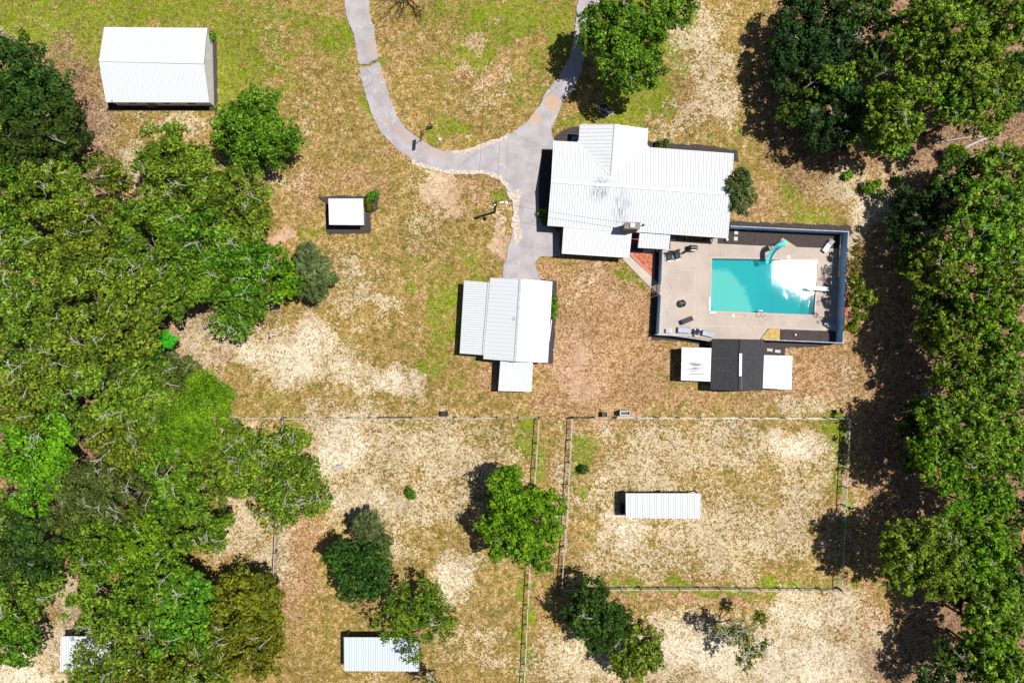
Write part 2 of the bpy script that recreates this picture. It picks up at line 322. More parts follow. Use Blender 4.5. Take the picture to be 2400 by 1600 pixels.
straw = q.mix(q.ss(q.math('ADD', nB, q.math('MULTIPLY', nM, .6)), .81, .93), straw, tri((0.2, 0.13, 0.04), (0.46, 0.33, 0.15), (0.70, 0.53, 0.32)))
straw = q.mix(q.math('MULTIPLY', q.ss(nD, 0.46, 0.6), .9), straw, tri((0.13, 0.105, 0.022), (0.235, 0.185, 0.045), (0.34, 0.27, 0.085)))
grass = tri((0.13, 0.14, 0.02), (0.23, 0.235, 0.035), (0.34, 0.325, 0.075))
grass = q.mix(q.ss(nD, 0.48, 0.62), grass, tri((0.11, 0.17, 0.012), (0.19, 0.26, 0.016), (0.28, 0.35, 0.03)))
brn = tri((0.20, 0.105, 0.04), (0.38, 0.22, 0.10), (0.60, 0.40, 0.24))
brn = q.mix(q.ss(nB, 0.5, 0.6), brn, tri((0.28, 0.16, 0.065), (0.43, 0.27, 0.13), (0.66, 0.46, 0.3)))
snd = tri((0.36, 0.275, 0.15), (0.60, 0.475, 0.30), (0.72, 0.60, 0.42))
snd2 = q.mix(q.ss(nM, 0.44, 0.52), (0.66, 0.53, 0.36), (0.88, 0.77, 0.60))
pnk = q.mix(q.ss(nB, 0.4, 0.6), (0.72, 0.49, 0.36), (0.52, 0.33, 0.21))
base = q.mix(q.ss(wsum(sp.outputs[2], (nA, 1.2), (nF, .8)), 0.42, 0.66), straw, brn)
base = q.mix(q.ss(wsum(sp.outputs[1], (nA, 1.3), (nF, .9)), 0.42, 0.66), base, grass)
base = q.mix(q.math('MULTIPLY', q.ss(wsum(at.outputs['Alpha'], (nA, 1.0), (nF, 1.2), (nM, 1.2)), 0.46, 0.56), .8), base, pnk)
base = q.mix(q.math('MULTIPLY', q.ss(wsum(sp.outputs[0], (nA, .9), (nF, 1.3), (nM, 2.0)), 0.46, 0.62), .9), base, snd)
base = q.mix(q.math('MULTIPLY', q.ss(wsum(sp.outputs[0], (nA, 1.0), (nF, 1.4), (nM, 1.6)), 0.80, 1.0), .9), base, snd2)
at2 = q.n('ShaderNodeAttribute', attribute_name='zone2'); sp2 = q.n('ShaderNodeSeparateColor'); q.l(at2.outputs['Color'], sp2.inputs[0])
litter_shade = tri((0.10, 0.06, 0.035), (0.24, 0.14, 0.08), (0.46, 0.30, 0.2))  # litter colour kept dark to carry the shade under the trees
base = q.mix(q.math('MULTIPLY', q.ss(wsum(sp2.outputs[0], (nA, .8), (nF, .8)), 0.4, 0.7), .9), base, litter_shade)
nT = q.noise(0.12, 5, 0.6, p)
tone = q.n('ShaderNodeHueSaturation'); q.l(base, tone.inputs['Color']); q.l(q.math('MULTIPLY_ADD', nT, .9, .53), tone.inputs['Value']); tone.inputs['Saturation'].default_value = 1.03
base = tone.outputs[0]
spk = q.math('MULTIPLY', q.ss(q.noise(6.5, 2, 0.5, p, 1.0), 0.60, 0.66), q.ss(nB, 0.42, 0.56))
base = q.mix(q.math('MULTIPLY', spk, 0.75), base, (0.10, 0.075, 0.022))
q.l(base, q.b.inputs['Base Color']); q.b.inputs['Roughness'].default_value = 0.95; q.b.inputs['Specular IOR Level'].default_value = 0.1
hgt = q.math('ADD', nM, q.math('MULTIPLY', nE, 0.4)); q.bump(hgt, 1.0, 0.16)
ground = np_mesh('ground', V, F, q.m)
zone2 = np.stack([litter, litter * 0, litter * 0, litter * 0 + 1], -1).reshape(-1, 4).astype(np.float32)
zone = np.stack([sand, green, brown, pale_pink], -1).reshape(-1, 4).astype(np.float32)
ca = ground.data.color_attributes.new('zone', 'FLOAT_COLOR', 'POINT'); ca.data.foreach_set('color', zone.ravel())
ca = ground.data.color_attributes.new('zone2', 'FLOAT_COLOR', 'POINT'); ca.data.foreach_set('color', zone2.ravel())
tag(ground, kind='structure')
for pl in (ground.data.polygons,): pl.foreach_set('use_smooth', [True] * len(pl))

rr = random.Random(3)
def ragged(pts, step=12, amp=2.0, closed=True):
    out = []; n = len(pts)
    for i in range(n if closed else n - 1):
        a = pts[i]; b = pts[(i + 1) % n]; L = math.hypot(b[0] - a[0], b[1] - a[1]); k = max(1, int(L / step))
        for j in range(k):
            t = j / k; out.append((a[0] + (b[0] - a[0]) * t + rr.uniform(-amp, amp), a[1] + (b[1] - a[1]) * t + rr.uniform(-amp, amp)))
    return out
def sheet(name, pts, z, m, holes=(), thick=None):
    W = [[Vector(P(x, y)) for x, y in pts]] + [[Vector(P(x, y)) for x, y in h] for h in holes]
    tri = tessellate_polygon([[Vector((a.x, a.y, 0)) for a in l] for l in W])
    vs = [(a.x, a.y, z) for l in W for a in l]; b = MB(); b.add(vs, [tuple(t) for t in tri])
    k = 0; d = thick or 0.25
    for l in W:
        n = len(l); lo = [(a.x, a.y, z - d) for a in l]; up = [(a.x, a.y, z) for a in l]
        b.add(up + lo, [(i, (i + 1) % n, (i + 1) % n + n, i + n) for i in range(n)]); k += n
    o = b.build(name, m); return tag(o, kind='structure')

# driveway
q = N('worn asphalt'); p = q.pos()
n1 = q.noise(0.5, 8, 0.6, p); n2 = q.noise(8, 5, 0.6, p); n3 = q.noise(0.9, 5, 0.6, p, 1)
c = q.mix(q.ss(n1, 0.35, 0.65), (0.47, 0.435, 0.445), (0.36, 0.33, 0.345))
c = q.mix(q.math('MULTIPLY', q.ss(n2, 0.5, 0.75), .4), c, (0.6, 0.57, 0.56))
c = q.mix(q.math('MULTIPLY', q.ss(n3, 0.6, 0.68), .7), c, (0.64, 0.58, 0.55))
for (x, y, rx, ry) in ((1294, 243, .75, 1.0), (1257, 279, .7, .55), (935, 310, 2.4, .35), (1020, 360, 1.8, .3), (868, 110, .5, 1), (893, 180, .4, 1.0), (1207, 535, .3, .8), (1212, 474, .4, .1)):
    g = P(x, y); mp = q.n('ShaderNodeMapping', vector_type='TEXTURE'); q.l(p, mp.inputs[0])
    mp.inputs['Location'].default_value = (g[0], g[1], 0); mp.inputs['Scale'].default_value = (rx, ry, 1)
    if x == 935: mp.inputs['Rotation'].default_value = (0, 0, R(-40))
    if x == 1020: mp.inputs['Rotation'].default_value = (0, 0, R(-22))
    ln = q.n('ShaderNodeVectorMath', operation='LENGTH'); sp_ = q.n('ShaderNodeVectorMath', operation='MULTIPLY'); q.l(mp.outputs[0], sp_.inputs[0]); sp_.inputs[1].default_value = (1, 1, 0)
    q.l(sp_.outputs[0], ln.inputs[0])
    v = q.math('ADD', ln.outputs['Value'], q.math('MULTIPLY', q.math('SUBTRACT', n3, .5), 2.2))
    big = x in (1294, 1257)
    c = q.mix(q.math('MULTIPLY', q.ss(v, 1.25, 0.85), .7 if big else .5), c, (0.58, 0.38, 0.22) if big else (0.5, 0.34, 0.25))
# hairline cracks
vor = q.n('ShaderNodeTexVoronoi', feature='DISTANCE_TO_EDGE'); vor.inputs['Scale'].default_value = 0.12
vm = q.n('ShaderNodeVectorMath', operation='ADD'); q.l(p, vm.inputs[0]); q.l(q.n('ShaderNodeTexNoise').outputs[1], vm.inputs[1]); q.l(vm.outputs[0], vor.inputs['Vector'])
c = q.mix(q.math('MULTIPLY', q.ss(vor.outputs['Distance'], 0.006, 0.001), .35), c, (0.12, 0.11, 0.11))
q.l(c, q.b.inputs['Base Color']); q.b.inputs['Roughness'].default_value = 0.85; q.b.inputs['Specular IOR Level'].default_value = .3; q.bump(n2, 0.3, 0.02)
M['asphalt'] = q.m
M['edge'] = simple('pale gravel edge', (0.72, 0.62, 0.54), (0.46, 0.38, 0.3), 3.5, 0.95, bump=.5, lo=.4, hi=.6)
drive_up = [(806, -60), (810, 33), (831, 87), (836, 122), (841, 152), (862, 150), (887, 135), (883, 120), (877, 66), (866, 33), (864, -60)]
drive = [(842, 160), (849, 199), (860, 235), (875, 278), (893, 311), (914, 334), (939, 357), (970, 377), (1003, 390), (1039, 398), (1072, 402), (1107, 401), (1138, 402), (1168, 412), (1184, 427), (1196, 451), (1203, 480), (1206, 510), (1200, 545), (1189, 590), (1179, 632), (1177, 664),
 (1268, 664), (1262, 640), (1252, 617), (1264, 601), (1312, 600), (1312, 545), (1292, 531), (1272, 528), (1264, 490), (1262, 450), (1266, 400), (1270, 352), (1300, 350), (1300, 330), (1292, 316), (1293, 297), (1303, 280), (1317, 246), (1320, 227), (1338, 222), (1345, 205), (1362, 170), (1376, 90), (1388, 50), (1402, 22), (1418, -60),
 (1360, -60), (1350, 51), (1338, 130), (1312, 176), (1284, 212), (1261, 252), (1238, 283), (1200, 311), (1169, 326), (1138, 334), (1107, 347), (1072, 356), (1039, 354), (1013, 344), (982, 326), (949, 301), (929, 270), (916, 237), (904, 194), (889, 144), (865, 156)]
def grow(pts, d):
    n = len(pts); A = sum(pts[i][0] * pts[(i + 1) % n][1] - pts[(i + 1) % n][0] * pts[i][1] for i in range(n)); s = 1 if A > 0 else -1; out = []
    for i in range(n):
        a = pts[i - 1]; b = pts[(i + 1) % n]; dx, dy = b[0] - a[0], b[1] - a[1]; L = math.hypot(dx, dy) or 1
        out.append((pts[i][0] + s * dy / L * d, pts[i][1] - s * dx / L * d))
    return out
sheet('driveway', ragged(drive, 6, 1.7), 0.026, M['asphalt']); sheet('driveway', ragged(drive_up, 6, 1.7), 0.0265, M['asphalt'])
edge_pts = [(965, 374), (1003, 388), (1040, 397), (1072, 399), (1107, 398), (1140, 399), (1172, 409), (1190, 428), (1202, 455), (1196, 470), (1188, 445), (1172, 424), (1140, 408), (1107, 409), (1072, 410), (1038, 405), (1000, 396), (966, 384)]
sheet('gravel_verge', ragged(edge_pts, 7, 1.6), 0.031, M['edge'])
sheet('gravel_verge', ragged([(1058, 352), (1080, 353), (1110, 345), (1140, 332), (1172, 323), (1192, 312), (1196, 320), (1175, 332), (1140, 343), (1110, 355), (1080, 362), (1060, 360)], 7, 1.6), 0.032, M['edge'])
sheet('gravel_verge', ragged([(1176, 440), (1200, 455), (1212, 440), (1222, 452), (1212, 500), (1225, 560), (1210, 575), (1200, 530), (1203, 480)], 8, 3.2), 0.033, M['edge'])

# beds, deck, walkway, patio
M['mulch'] = simple('dark bark mulch', (0.045, 0.035, 0.036), (0.11, 0.085, 0.075), 7, 0.95, bump=0.8, lo=.42, hi=.68)
def concrete(name, a, b, crack=True):
    q = N(name); p = q.pos(); n1 = q.noise(0.35, 8, 0.6, p); n2 = q.noise(6, 6, 0.65, p); n3 = q.noise(1.3, 6, .65, p, 1)
    c = q.mix(q.ss(n1, 0.35, 0.65), a, b); c = q.mix(q.math('MULTIPLY', q.ss(n2, .5, .75), .35), c, tuple(x * .72 for x in b)); c = q.mix(q.math('MULTIPLY', q.ss(n3, .6, .68), .3), c, (.8, .76, .72))
    if crack:
        vor = q.n('ShaderNodeTexVoronoi', feature='DISTANCE_TO_EDGE'); vor.inputs['Scale'].default_value = 0.16
        wv = q.n('ShaderNodeTexNoise'); wv.inputs['Scale'].default_value = .5; q.l(p, wv.inputs['Vector'])
        sc_ = q.n('ShaderNodeVectorMath', operation='MULTIPLY_ADD'); q.l(wv.outputs[1], sc_.inputs[0]); sc_.inputs[1].default_value = (2.5, 2.5, 0); q.l(p, sc_.inputs[2]); q.l(sc_.outputs[0], vor.inputs['Vector'])
        c = q.mix(q.math('MULTIPLY', q.ss(vor.outputs['Distance'], .005, .001), .4), c, (.26, .2, .17))
    q.l(c, q.b.inputs['Base Color']); q.b.inputs['Roughness'].default_value = .85; q.b.inputs['Specular IOR Level'].default_value = .25; q.bump(n2, .2, .02); return q.m
M['deck'] = concrete('pool deck concrete', (0.55, 0.46, 0.395), (0.47, 0.395, 0.345))
M['walk'] = concrete('walk concrete', (0.6, 0.52, 0.44), (0.5, 0.43, 0.37), False)
hole = [(1665.5, 602.5), (1919.5, 606.5), (1910.5, 740.5), (1662, 731.5)]
deck = [(1549, 584), (1571, 584), (1571, 563), (1670, 567), (1670, 552), (1681, 553), (1682, 571), (1780, 576), (1868, 579), (1967, 583), (1961, 776), (1829, 771), (1800, 769), (1779, 797), (1672, 797), (1640, 791), (1600, 787), (1545, 783), (1548, 690), (1546, 664)]
sheet('pool_deck', deck, 0.03, M['deck'], holes=[hole], thick=.3)
for a, b in (((1632, 572), (1625, 790)), ((1552, 628), (1632, 634)), ((1628, 762), (1960, 772))):
    g = MB(); a3 = Vector(P(*a)); b3 = Vector(P(*b)); a3.z = b3.z = .0345; g.bar(a3, b3, .07, .006)
    tag(g.build('deck_joint', simple('pale joint', (.66, .6, .54), (.5, .42, .36), 5, .9)), kind='structure')
sheet('mulch_bed', ragged([(1682, 532), (1967, 545), (1966, 585), (1868, 581), (1780, 578), (1682, 573)], 14, .6), 0.018, M['mulch'])
sheet('mulch_bed', ragged([(1700, 519), (1990, 528), (2000, 550), (1982, 546), (1700, 532)], 10, 2), 0.012, M['mulch'])
sheet('mulch_bed', ragged([(1829, 772), (1961, 776), (1960, 803), (1828, 800)], 10, .8), 0.021, M['mulch'])
sheet('mulch_bed', ragged([(1780, 800), (1975, 806), (1925, 811), (1840, 816), (1838, 836), (1780, 836)], 9, 1.5), 0.014, M['mulch'])
sheet('mulch_bed', ragged([(1527, 684), (1546, 690), (1543, 790), (1650, 800), (1650, 809), (1590, 798), (1527, 797)], 8, 1.5), 0.013, M['mulch'])
sheet('mulch_bed', ragged([(1532, 584), (1549, 584), (1548, 666), (1533, 655)], 12, .4), 0.016, M['mulch'])
sheet('mulch_bed', ragged([(485, 94), (507, 96), (509, 259), (250, 259), (262, 225), (484, 225)], 10, 1.2), 0.012, M['mulch'])
sheet('mulch_bed', ragged([(745, 462), (768, 459), (852, 459), (868, 456), (888, 462), (886, 490), (869, 500), (869, 546), (772, 549), (764, 540), (762, 478)], 8, 1.4), 0.011, M['mulch'])
sheet('mulch_bed', ragged([(1292, 340), (1300, 320), (1318, 306), (1340, 298), (1365, 295), (1365, 350), (1292, 352)], 8, 1), 0.019, M['mulch'])
sheet('mulch_bed', ragged([(1510, 330), (1527, 333), (1600, 338), (1660, 341), (1728, 353), (1732, 380), (1510, 370)], 8, 1.6), 0.012, M['mulch'])
sheet('mulch_bed', ragged([(1270, 350), (1310, 348), (1310, 532), (1292, 530), (1272, 527), (1264, 490), (1262, 450), (1266, 400)], 12, .8), 0.034, M['mulch'])
sheet('mulch_bed', ragged([(1272, 655), (1304, 658), (1304, 700), (1300, 800), (1295, 852), (1272, 852)], 9, 1.5), 0.012, M['mulch'])
sheet('walkway', [(1452, 600), (1476, 600), (1534, 655), (1547, 665), (1549, 692), (1534, 682), (1510, 660)], 0.027, M['walk'])
tri = [(1476, 592), (1535, 594), (1533, 654)]
M['patio_brick'] = simple('orange red brick paving', (0.36, 0.075, 0.035), (0.62, 0.25, 0.14), 5, .85, bump=.4, lo=.42, hi=.62)
M['patio_rim'] = simple('pink brick edging', (0.62, 0.26, 0.2), (0.5, 0.2, 0.15), 6, .85)
sheet('brick_patio', [(1470, 560), (1535, 560), (1535, 594), (1533, 654), (1472, 594)], 0.036, M['patio_rim'])
sheet('brick_patio', [(1482, 562), (1529, 562), (1529, 598), (1528, 640), (1485, 598)], 0.042, M['patio_brick'])
sheet('lawn_patch', ragged([(1802, 770), (1828, 771), (1827, 796), (1783, 795)], 6, .8), 0.024, simple('worn turf patch', (.62, .44, .17), (.42, .28, .07), 3, .95, bump=.6))
# ---------------- buildings ----------------
def plane_z(pts):
    a, b, c = [Vector(x) for x in pts[:3]]; n = (b - a).cross(c - a); return lambda x, y: a.z - (n.x * (x - a.x) + n.y * (y - a.y)) / n.z
def fit_plane(pts):
    A = np.array([[p[0], p[1], 1] for p in pts]); z = np.array([p[2] for p in pts]); k, *_ = np.linalg.lstsq(A, z, rcond=None)
    return lambda x, y: k[0] * x + k[1] * y + k[2]
def roof_part(parent, pts, ribdir, m, name='roof', spacing=0.3, rw=0.045, rh=0.028, thick=0.09, ribs=True, ribm=None):
    z = fit_plane(pts); pts = [(p[0], p[1], z(p[0], p[1])) for p in pts]
    b = MB(); n = len(pts); t = tessellate_polygon([[Vector((p[0], p[1], 0)) for p in pts]])
    b.add([p for p in pts] + [(p[0], p[1], p[2] - thick) for p in pts], [tuple(a) for a in t] + [tuple(i + n for i in reversed(a)) for a in t] + [(i, i + n, (i + 1) % n + n, (i + 1) % n) for i in range(n)])
    o = b.build(name, m, parent)
    if ribs:
        d = Vector((ribdir[0], ribdir[1])).normalized(); e = Vector((-d.y, d.x)); us = [Vector(p[:2]).dot(e) for p in pts]
        r = MB(); u = min(us) + spacing * .5
        while u < max(us) - .03:
            hits = []
            for i in range(n):
                p0 = Vector(pts[i][:2]); p1 = Vector(pts[(i + 1) % n][:2]); a0 = p0.dot(e) - u; a1 = p1.dot(e) - u
                if (a0 < 0) != (a1 < 0): hits.append((p0 + (p1 - p0) * (a0 / (a0 - a1))))
            hits.sort(key=lambda h: h.dot(d))
            for k in range(0, len(hits) - 1, 2):
                h0, h1 = hits[k], hits[k + 1]
                if (h1 - h0).length > .15:
                    r.bar((h0.x, h0.y, z(h0.x, h0.y) + rh * .5), (h1.x, h1.y, z(h1.x, h1.y) + rh * .5), rw, rh)
            u += spacing
        ro = r.build('rib', ribm or M['rib_soft'], o); ro['kind'] = 'stuff'
    return o
def strip(parent, a, b, m, name, w=.12, h=.05, dz=.03):
    g = MB(); g.bar((a[0], a[1], a[2] + dz), (b[0], b[1], b[2] + dz), w, h); return g.build(name, m, parent)
def lerp(a, b, t): return tuple(a[i] + (b[i] - a[i]) * t for i in range(3))
def wall_poly(parent, base, tops, m, name='wall'):     # base: list xy, tops: list z
    n = len(base); b = MB(); vs = [(p[0], p[1], -.15) for p in base] + [(p[0], p[1], z) for p, z in zip(base, tops)]
    b.add(vs, [(i, (i + 1) % n, (i + 1) % n + n, i + n) for i in range(n)] + [tuple(range(n, 2 * n))]); return b.build(name, m, parent)
def inset(q, d):
    c = Vector((sum(p[0] for p in q) / len(q), sum(p[1] for p in q) / len(q))); out = []
    n = len(q)
    for i in range(n):
        a = Vector(q[i - 1][:2]); b = Vector(q[i][:2]); e = Vector(q[(i + 1) % n][:2])
        d1 = (b - a).normalized(); d2 = (e - b).normalized(); n1 = Vector((-d1.y, d1.x)); n2 = Vector((-d2.y, d2.x))
        if n1.dot(c - b) < 0: n1 = -n1
        if n2.dot(c - b) < 0: n2 = -n2
        out.append(b + (n1 + n2) * (d / (1 + n1.dot(n2))))
    return out
def opening(parent, a, b, t, z0, wd, ht, name, fm, pm, sub):   # on the wall from a to b (outer xy), param t
    a = Vector(a[:2]); b = Vector(b[:2]); d = (b - a).normalized(); c = a + (b - a) * t; nrm = Vector((d.y, -d.x))
    f = MB(); f.box((c.x + nrm.x * .02, c.y + nrm.y * .02, z0 + ht / 2), (wd + .12, .09, ht + .12), math.atan2(d.y, d.x)); o = f.build(name, fm, parent)
    g = MB(); g.box((c.x + nrm.x * .05, c.y + nrm.y * .05, z0 + ht / 2), (wd, .07, ht), math.atan2(d.y, d.x)); g.build(sub, pm, o); return o
def gable_house(root, eA0, eA1, r0, r1, eB0, eB1, rm, wm, ribs=True, ov=.35, rib_sp=.3, ridge_m=None, ribm=None, rmB=None):
    d = (eA1[0] - eA0[0], eA1[1] - eA0[1]); rd = (-d[1], d[0])
    roof_part(root, [eA0, eA1, r1, r0], rd, rm, ribs=ribs, spacing=rib_sp, ribm=ribm)
    roof_part(root, [eB0, eB1, r1, r0], rd, rmB or rm, ribs=ribs, spacing=rib_sp, ribm=ribm)
    strip(root, r0, r1, ridge_m or M['white'], 'ridge_cap', .28, .06, .03)
    quad = [eA0, eA1, eB1, eB0]; iq = inset(quad, ov)
    zz = (eA0[2] + eB0[2]) / 2 + .02; k = ov * (r0[2] - zz) / (.5 * math.dist(eA0[:2], eB0[:2]))
    base = [iq[0], iq[1], (iq[1] + iq[2]) / 2, iq[2], iq[3], (iq[3] + iq[0]) / 2]
    n = 6; ez = zz + k - .13; rz = r0[2] - .13
    tops = [ez, ez, rz, ez, ez, rz]
    b = MB(); vs = [(p[0], p[1], -.15) for p in base] + [(p[0], p[1], z) for p, z in zip(base, tops)]
    b.add(vs, [(i, (i + 1) % n, (i + 1) % n + n, i + n) for i in range(n)] + [(6, 7, 8, 11), (11, 8, 9, 10)])
    b.build('wall', wm, root); return iq
def posts(root, pts, z, m, s=.14):
    for i, p in enumerate(pts):
        g = MB(); g.box((p[0], p[1], z / 2 - .05), (s, s, z)); g.build('post', m, root)

# big barn, pale roof
HB = 2.05
barn = thing('barn', 'large barn with a pale metal gable roof, alone on the north west lawn', 'barn', P(365, 155, 0))
iq = gable_house(barn, P(244, 64, HB), P(485.5, 65.8, HB), P(232, 141.6, HB + 1.2), P(477.6, 147.4, HB + 1.2), P(248, 239.8, HB), P(490.3, 240.6, HB), M['roof_white'], M['wall_white'], ov=.3)
for t in (.2, .55, .8): opening(barn, iq[3], iq[2], t, .9, .9, .8, 'window', M['white'], M['glass'], 'pane')
opening(barn, iq[3], iq[2], .38, 0, 1.0, 1.85, 'door', M['white'], M['door'], 'panel')
g = MB(); g.tube([P(262, 236, 0), P(262, 236, 2.3)], .05); g.build('vent_pipe', M['black'], barn)
for i, (x, y, w_) in enumerate(((350, 248, 8), (360.5, 248, 8))):
    s = MB(); c = P(x, y, .04); s.box((c[0], c[1], .045), (.42, .42, .06)); o = s.build('stepping_stone', M['stone'], bevel=.01)
    tag(o, ['pale square stepping stone in the barn bed, the one nearer the barn west corner', 'pale square stepping stone in the barn bed, the one nearer the barn east corner'][i], 'stepping stone', 'stepping stones in the barn bed')

# small shed
HS = 1.95
shed = thing('garden_shed', 'small garden shed with a flat white roof standing in a dark mulch bed', 'shed', P(811, 497, 0))
q4 = [P(769.6, 465.5, HS), P(851, 465.5, HS), P(852.5, 527.5, HS), P(771.4, 526.8, HS)]
roof_part(shed, q4, (0, 1), M['roof_white'], spacing=.45, rh=.012, rw=.03)
iq = inset(q4, .25); wall_poly(shed, iq, [HS - .1] * 4, M['wall_grey'])
opening(shed, iq[3], iq[2], .6, 0, .9, 1.7, 'door', M['white'], M['door'], 'panel')

# main house
house = thing('farmhouse', 'sprawling single storey house with a ribbed white metal roof, brick chimney and front gable', 'house', P(1490, 450, 0))
E = 2.62; RZ = 3.8; RG = 3.62
NW_, SW_, RW_ = P(1297, 330, E), P(1283, 529, E), P(1291.7, 424.8, RZ)
NE_, SE_, RE_ = P(1720, 359.7, E), P(1706.4, 558.7, E), P(1715.5, 454.8, RZ)
V0 = P(1432, 411, RG); G0 = P(1441, 290.8, RG)
vA, vB = P(1353, 333, E), P(1522, 345.5, E)
roof_part(house, [NW_, vA, V0, P(1432.3, 435.2, RZ), RW_], (0.05, 1), M['roof_house'], ribm=M['rib'])
roof_part(house, [vB, NE_, RE_, P(1432.3, 435.2, RZ), V0], (0.05, 1), M['roof_house'], ribm=M['rib'])
roof_part(house, [SW_, SE_, RE_, RW_], (0.05, 1), M['roof_house'], ribm=M['rib'])
gA, gB = P(1358.6, 292, E), P(1519.3, 302.3, E)
roof_part(house, [gA, P(1356.4, 327, E), vA, V0, G0], (1, -0.06), M['roof_house'], spacing=.42, ribm=M['rib'])
roof_part(house, [gB, P(1516.8, 339.3, E), vB, V0, G0], (1, -0.06), M['roof_house'], spacing=.42, ribm=M['rib'])
strip(house, RW_, RE_, M['white'], 'ridge_cap', .34, .07, .02)
g = MB(); a = P(1292.5, 427.6, RZ); b_ = P(1714.6, 457.8, RZ); g.bar((a[0], a[1], RZ - .01), (b_[0], b_[1], RZ - .01), .05, .03); g.build('flashing', M['seam'], house)
strip(house, G0, V0, M['seam'], 'ridge_cap', .14, .06, .03)
strip(house, V0, vA, M['white'], 'valley_flashing', .2, .02, .02); strip(house, V0, vB, M['white'], 'valley_flashing', .2, .02, .02)
iq = inset([NW_, NE_, SE_, SW_], .45); zt = E + .0
mW, mE = (iq[0] + iq[3]) / 2, (iq[1] + iq[2]) / 2
b = MB(); bs = [iq[0], iq[1], mE, iq[2], iq[3], mW]; tp = [E, E, RZ - .14, E, E, RZ - .14]
b.add([(p.x, p.y, -.15) for p in bs] + [(p.x, p.y, z) for p, z in zip(bs, tp)], [(i, (i + 1) % 6, (i + 1) % 6 + 6, i + 6) for i in range(6)]); b.build('wall', M['brick'], house)
gi = inset([gA, gB, P(1520, 345, E), P(1355, 330, E)], .4)
b = MB(); bs = [gi[0], (gi[0] + gi[1]) / 2, gi[1], gi[2], gi[3]]; tp = [E, RG - .14, E, E, E]
b.add([(p.x, p.y, -.15) for p in bs] + [(p.x, p.y, z) for p, z in zip(bs, tp)], [(i, (i + 1) % 5, (i + 1) % 5 + 5, i + 5) for i in range(5)]); b.build('wall', M['brick'], house)
for t in (.64, .74): opening(house, iq[3], iq[2], t, .9, 1.2, 1.1, 'window', M['white'], M['glass'], 'pane')
opening(house, iq[3], iq[2], .84, 0, 1.7, 2.05, 'door', M['white'], M['glass'], 'panel')
for t in (.25, .7): opening(house, iq[0], iq[3], t, .9, 1.2, 1.1, 'window', M['white'], M['glass'], 'pane')
for t in (.6, .8): opening(house, iq[1], iq[0], 1 - t, .9, 1.2, 1.1, 'window', M['white'], M['glass'], 'pane')
opening(house, gi[1], gi[0], .5, .8, 1.8, 1.2, 'window', M['white'], M['glass'], 'pane')
# rear porches
pw = [P(1320.8, 532, E - .1), P(1481, 544, E - .1), P(1474.8, 604.5, 2.08), P(1316.6, 594.3, 2.08)]
roof_part(house, pw, (0.06, 1), M['roof_house'], 'porch_roof', ribm=M['rib'])
strip(house, (pw[0][0], pw[0][1], pw[0][2] + .05), (pw[1][0], pw[1][1], pw[1][2] + .05), M['white'], 'flashing', .1, .04, .03)
pe = [P(1499, 546, E - .05), P(1571, 551, E - .05), P(1567.5, 584.6, 2.2), P(1495, 580.6, 2.2)]
roof_part(house, pe, (0.06, 1), M['roof_house'], 'porch_roof', ribm=M['rib'])
iw = inset(pw, .3); posts(house, [iw[2], iw[3], (iw[2] + iw[3]) / 2, iw[2] + (iw[3] - iw[2]) * .25, iw[2] + (iw[3] - iw[2]) * .75], 2.05, M['white'])
ie = inset(pe, .25); posts(house, [ie[2], ie[3]], 2.15, M['white'])
# chimney
ch = MB(); c0 = P(1466.3, 520.3, 5.0); c1 = P(1499, 521.5, 5.0); c2 = P(1498, 536.5, 5.0); c3 = P(1464.3, 535, 5.0)
ch.prism([c0, c1, c2, c3], -.15, 4.9); cho = ch.build('chimney', M['brick'], house)
cp = MB(); cc = [Vector(x) for x in (c0, c1, c2, c3)]; ctr = sum(cc, Vector()) / 4
cp.prism([tuple(ctr + (x - ctr) * 1.07) for x in cc], 4.9, 5.0); cp.build('chimney_crown', simple('mortar crown', (.2, .18, .17), (.3, .28, .26), 6, .9), cho)
k = P(1483, 527.5, 5.2); cp = MB(); cp.box((k[0], k[1], 5.12), (.5, .48, .16), -.05); cp.build('flue_cap', M['white'], cho, bevel=.02)
k = P(1470.5, 525, 5.05); cp = MB(); cp.lathe((k[0], k[1], 5.0), [(.06, 0), (.06, .08), (.03, .09)], 10); cp.build('flue_pipe', M['black'], cho)
vp = MB(); vp.tube([P(1499, 530, 4.6), P(1503, 529.5, 4.6), P(1507, 528, 4.75)], .05); k = P(1507.5, 527.5, 4.8); vp.lathe(k, [(.12, -.05), (.15, .05), (.02, .12)], 10); vp.build('flue_arm', M['black'], cho)
g = MB(); a = P(1499, 537, 3.2); g.add([P(1498, 537, 3.1), P(1490, 544.5, 2.75), P(1500, 545.5, 2.72), P(1502, 541, 2.8)], [(0, 1, 2, 3)]); g.build('flashing', M['white'], house)

# garage / workshop
gar = thing('workshop', 'white roofed workshop with a lean-to on its west side, at the foot of the driveway', 'workshop', P(1210, 750, 0))
EG = 2.35; RGz = 3.45
iq = gable_house(gar, P(1148.8, 650.7, EG), P(1132.7, 840.8, EG), P(1220.3, 653.8, RGz), P(1207.6, 847, RGz), P(1294.8, 659.6, EG), P(1284, 849.7, EG), M['roof_white'], M['wall_white'], ov=.3, ridge_m=M['seam'], rib_sp=.45)
opening(gar, iq[3], iq[0], .5, 0, 3.0, 2.05, 'garage_door', M['white'], M['wall_grey'], 'panel')
l4 = [P(1087.7, 657.4, 1.78), P(1147, 661.5, 2.33), P(1133, 831.8, 2.33), P(1077.4, 828, 1.78)]
roof_part(gar, l4, (1, -.05), M['roof_white'], 'lean_to_roof', spacing=.27, rh=.04, rw=.06, ribm=M['seam'])
il = inset(l4, .2); posts(gar, [il[0], il[3], (il[0] + il[3]) / 2, il[0] + (il[3] - il[0]) * .25, il[0] + (il[3] - il[0]) * .75], 1.75, M['wood'])
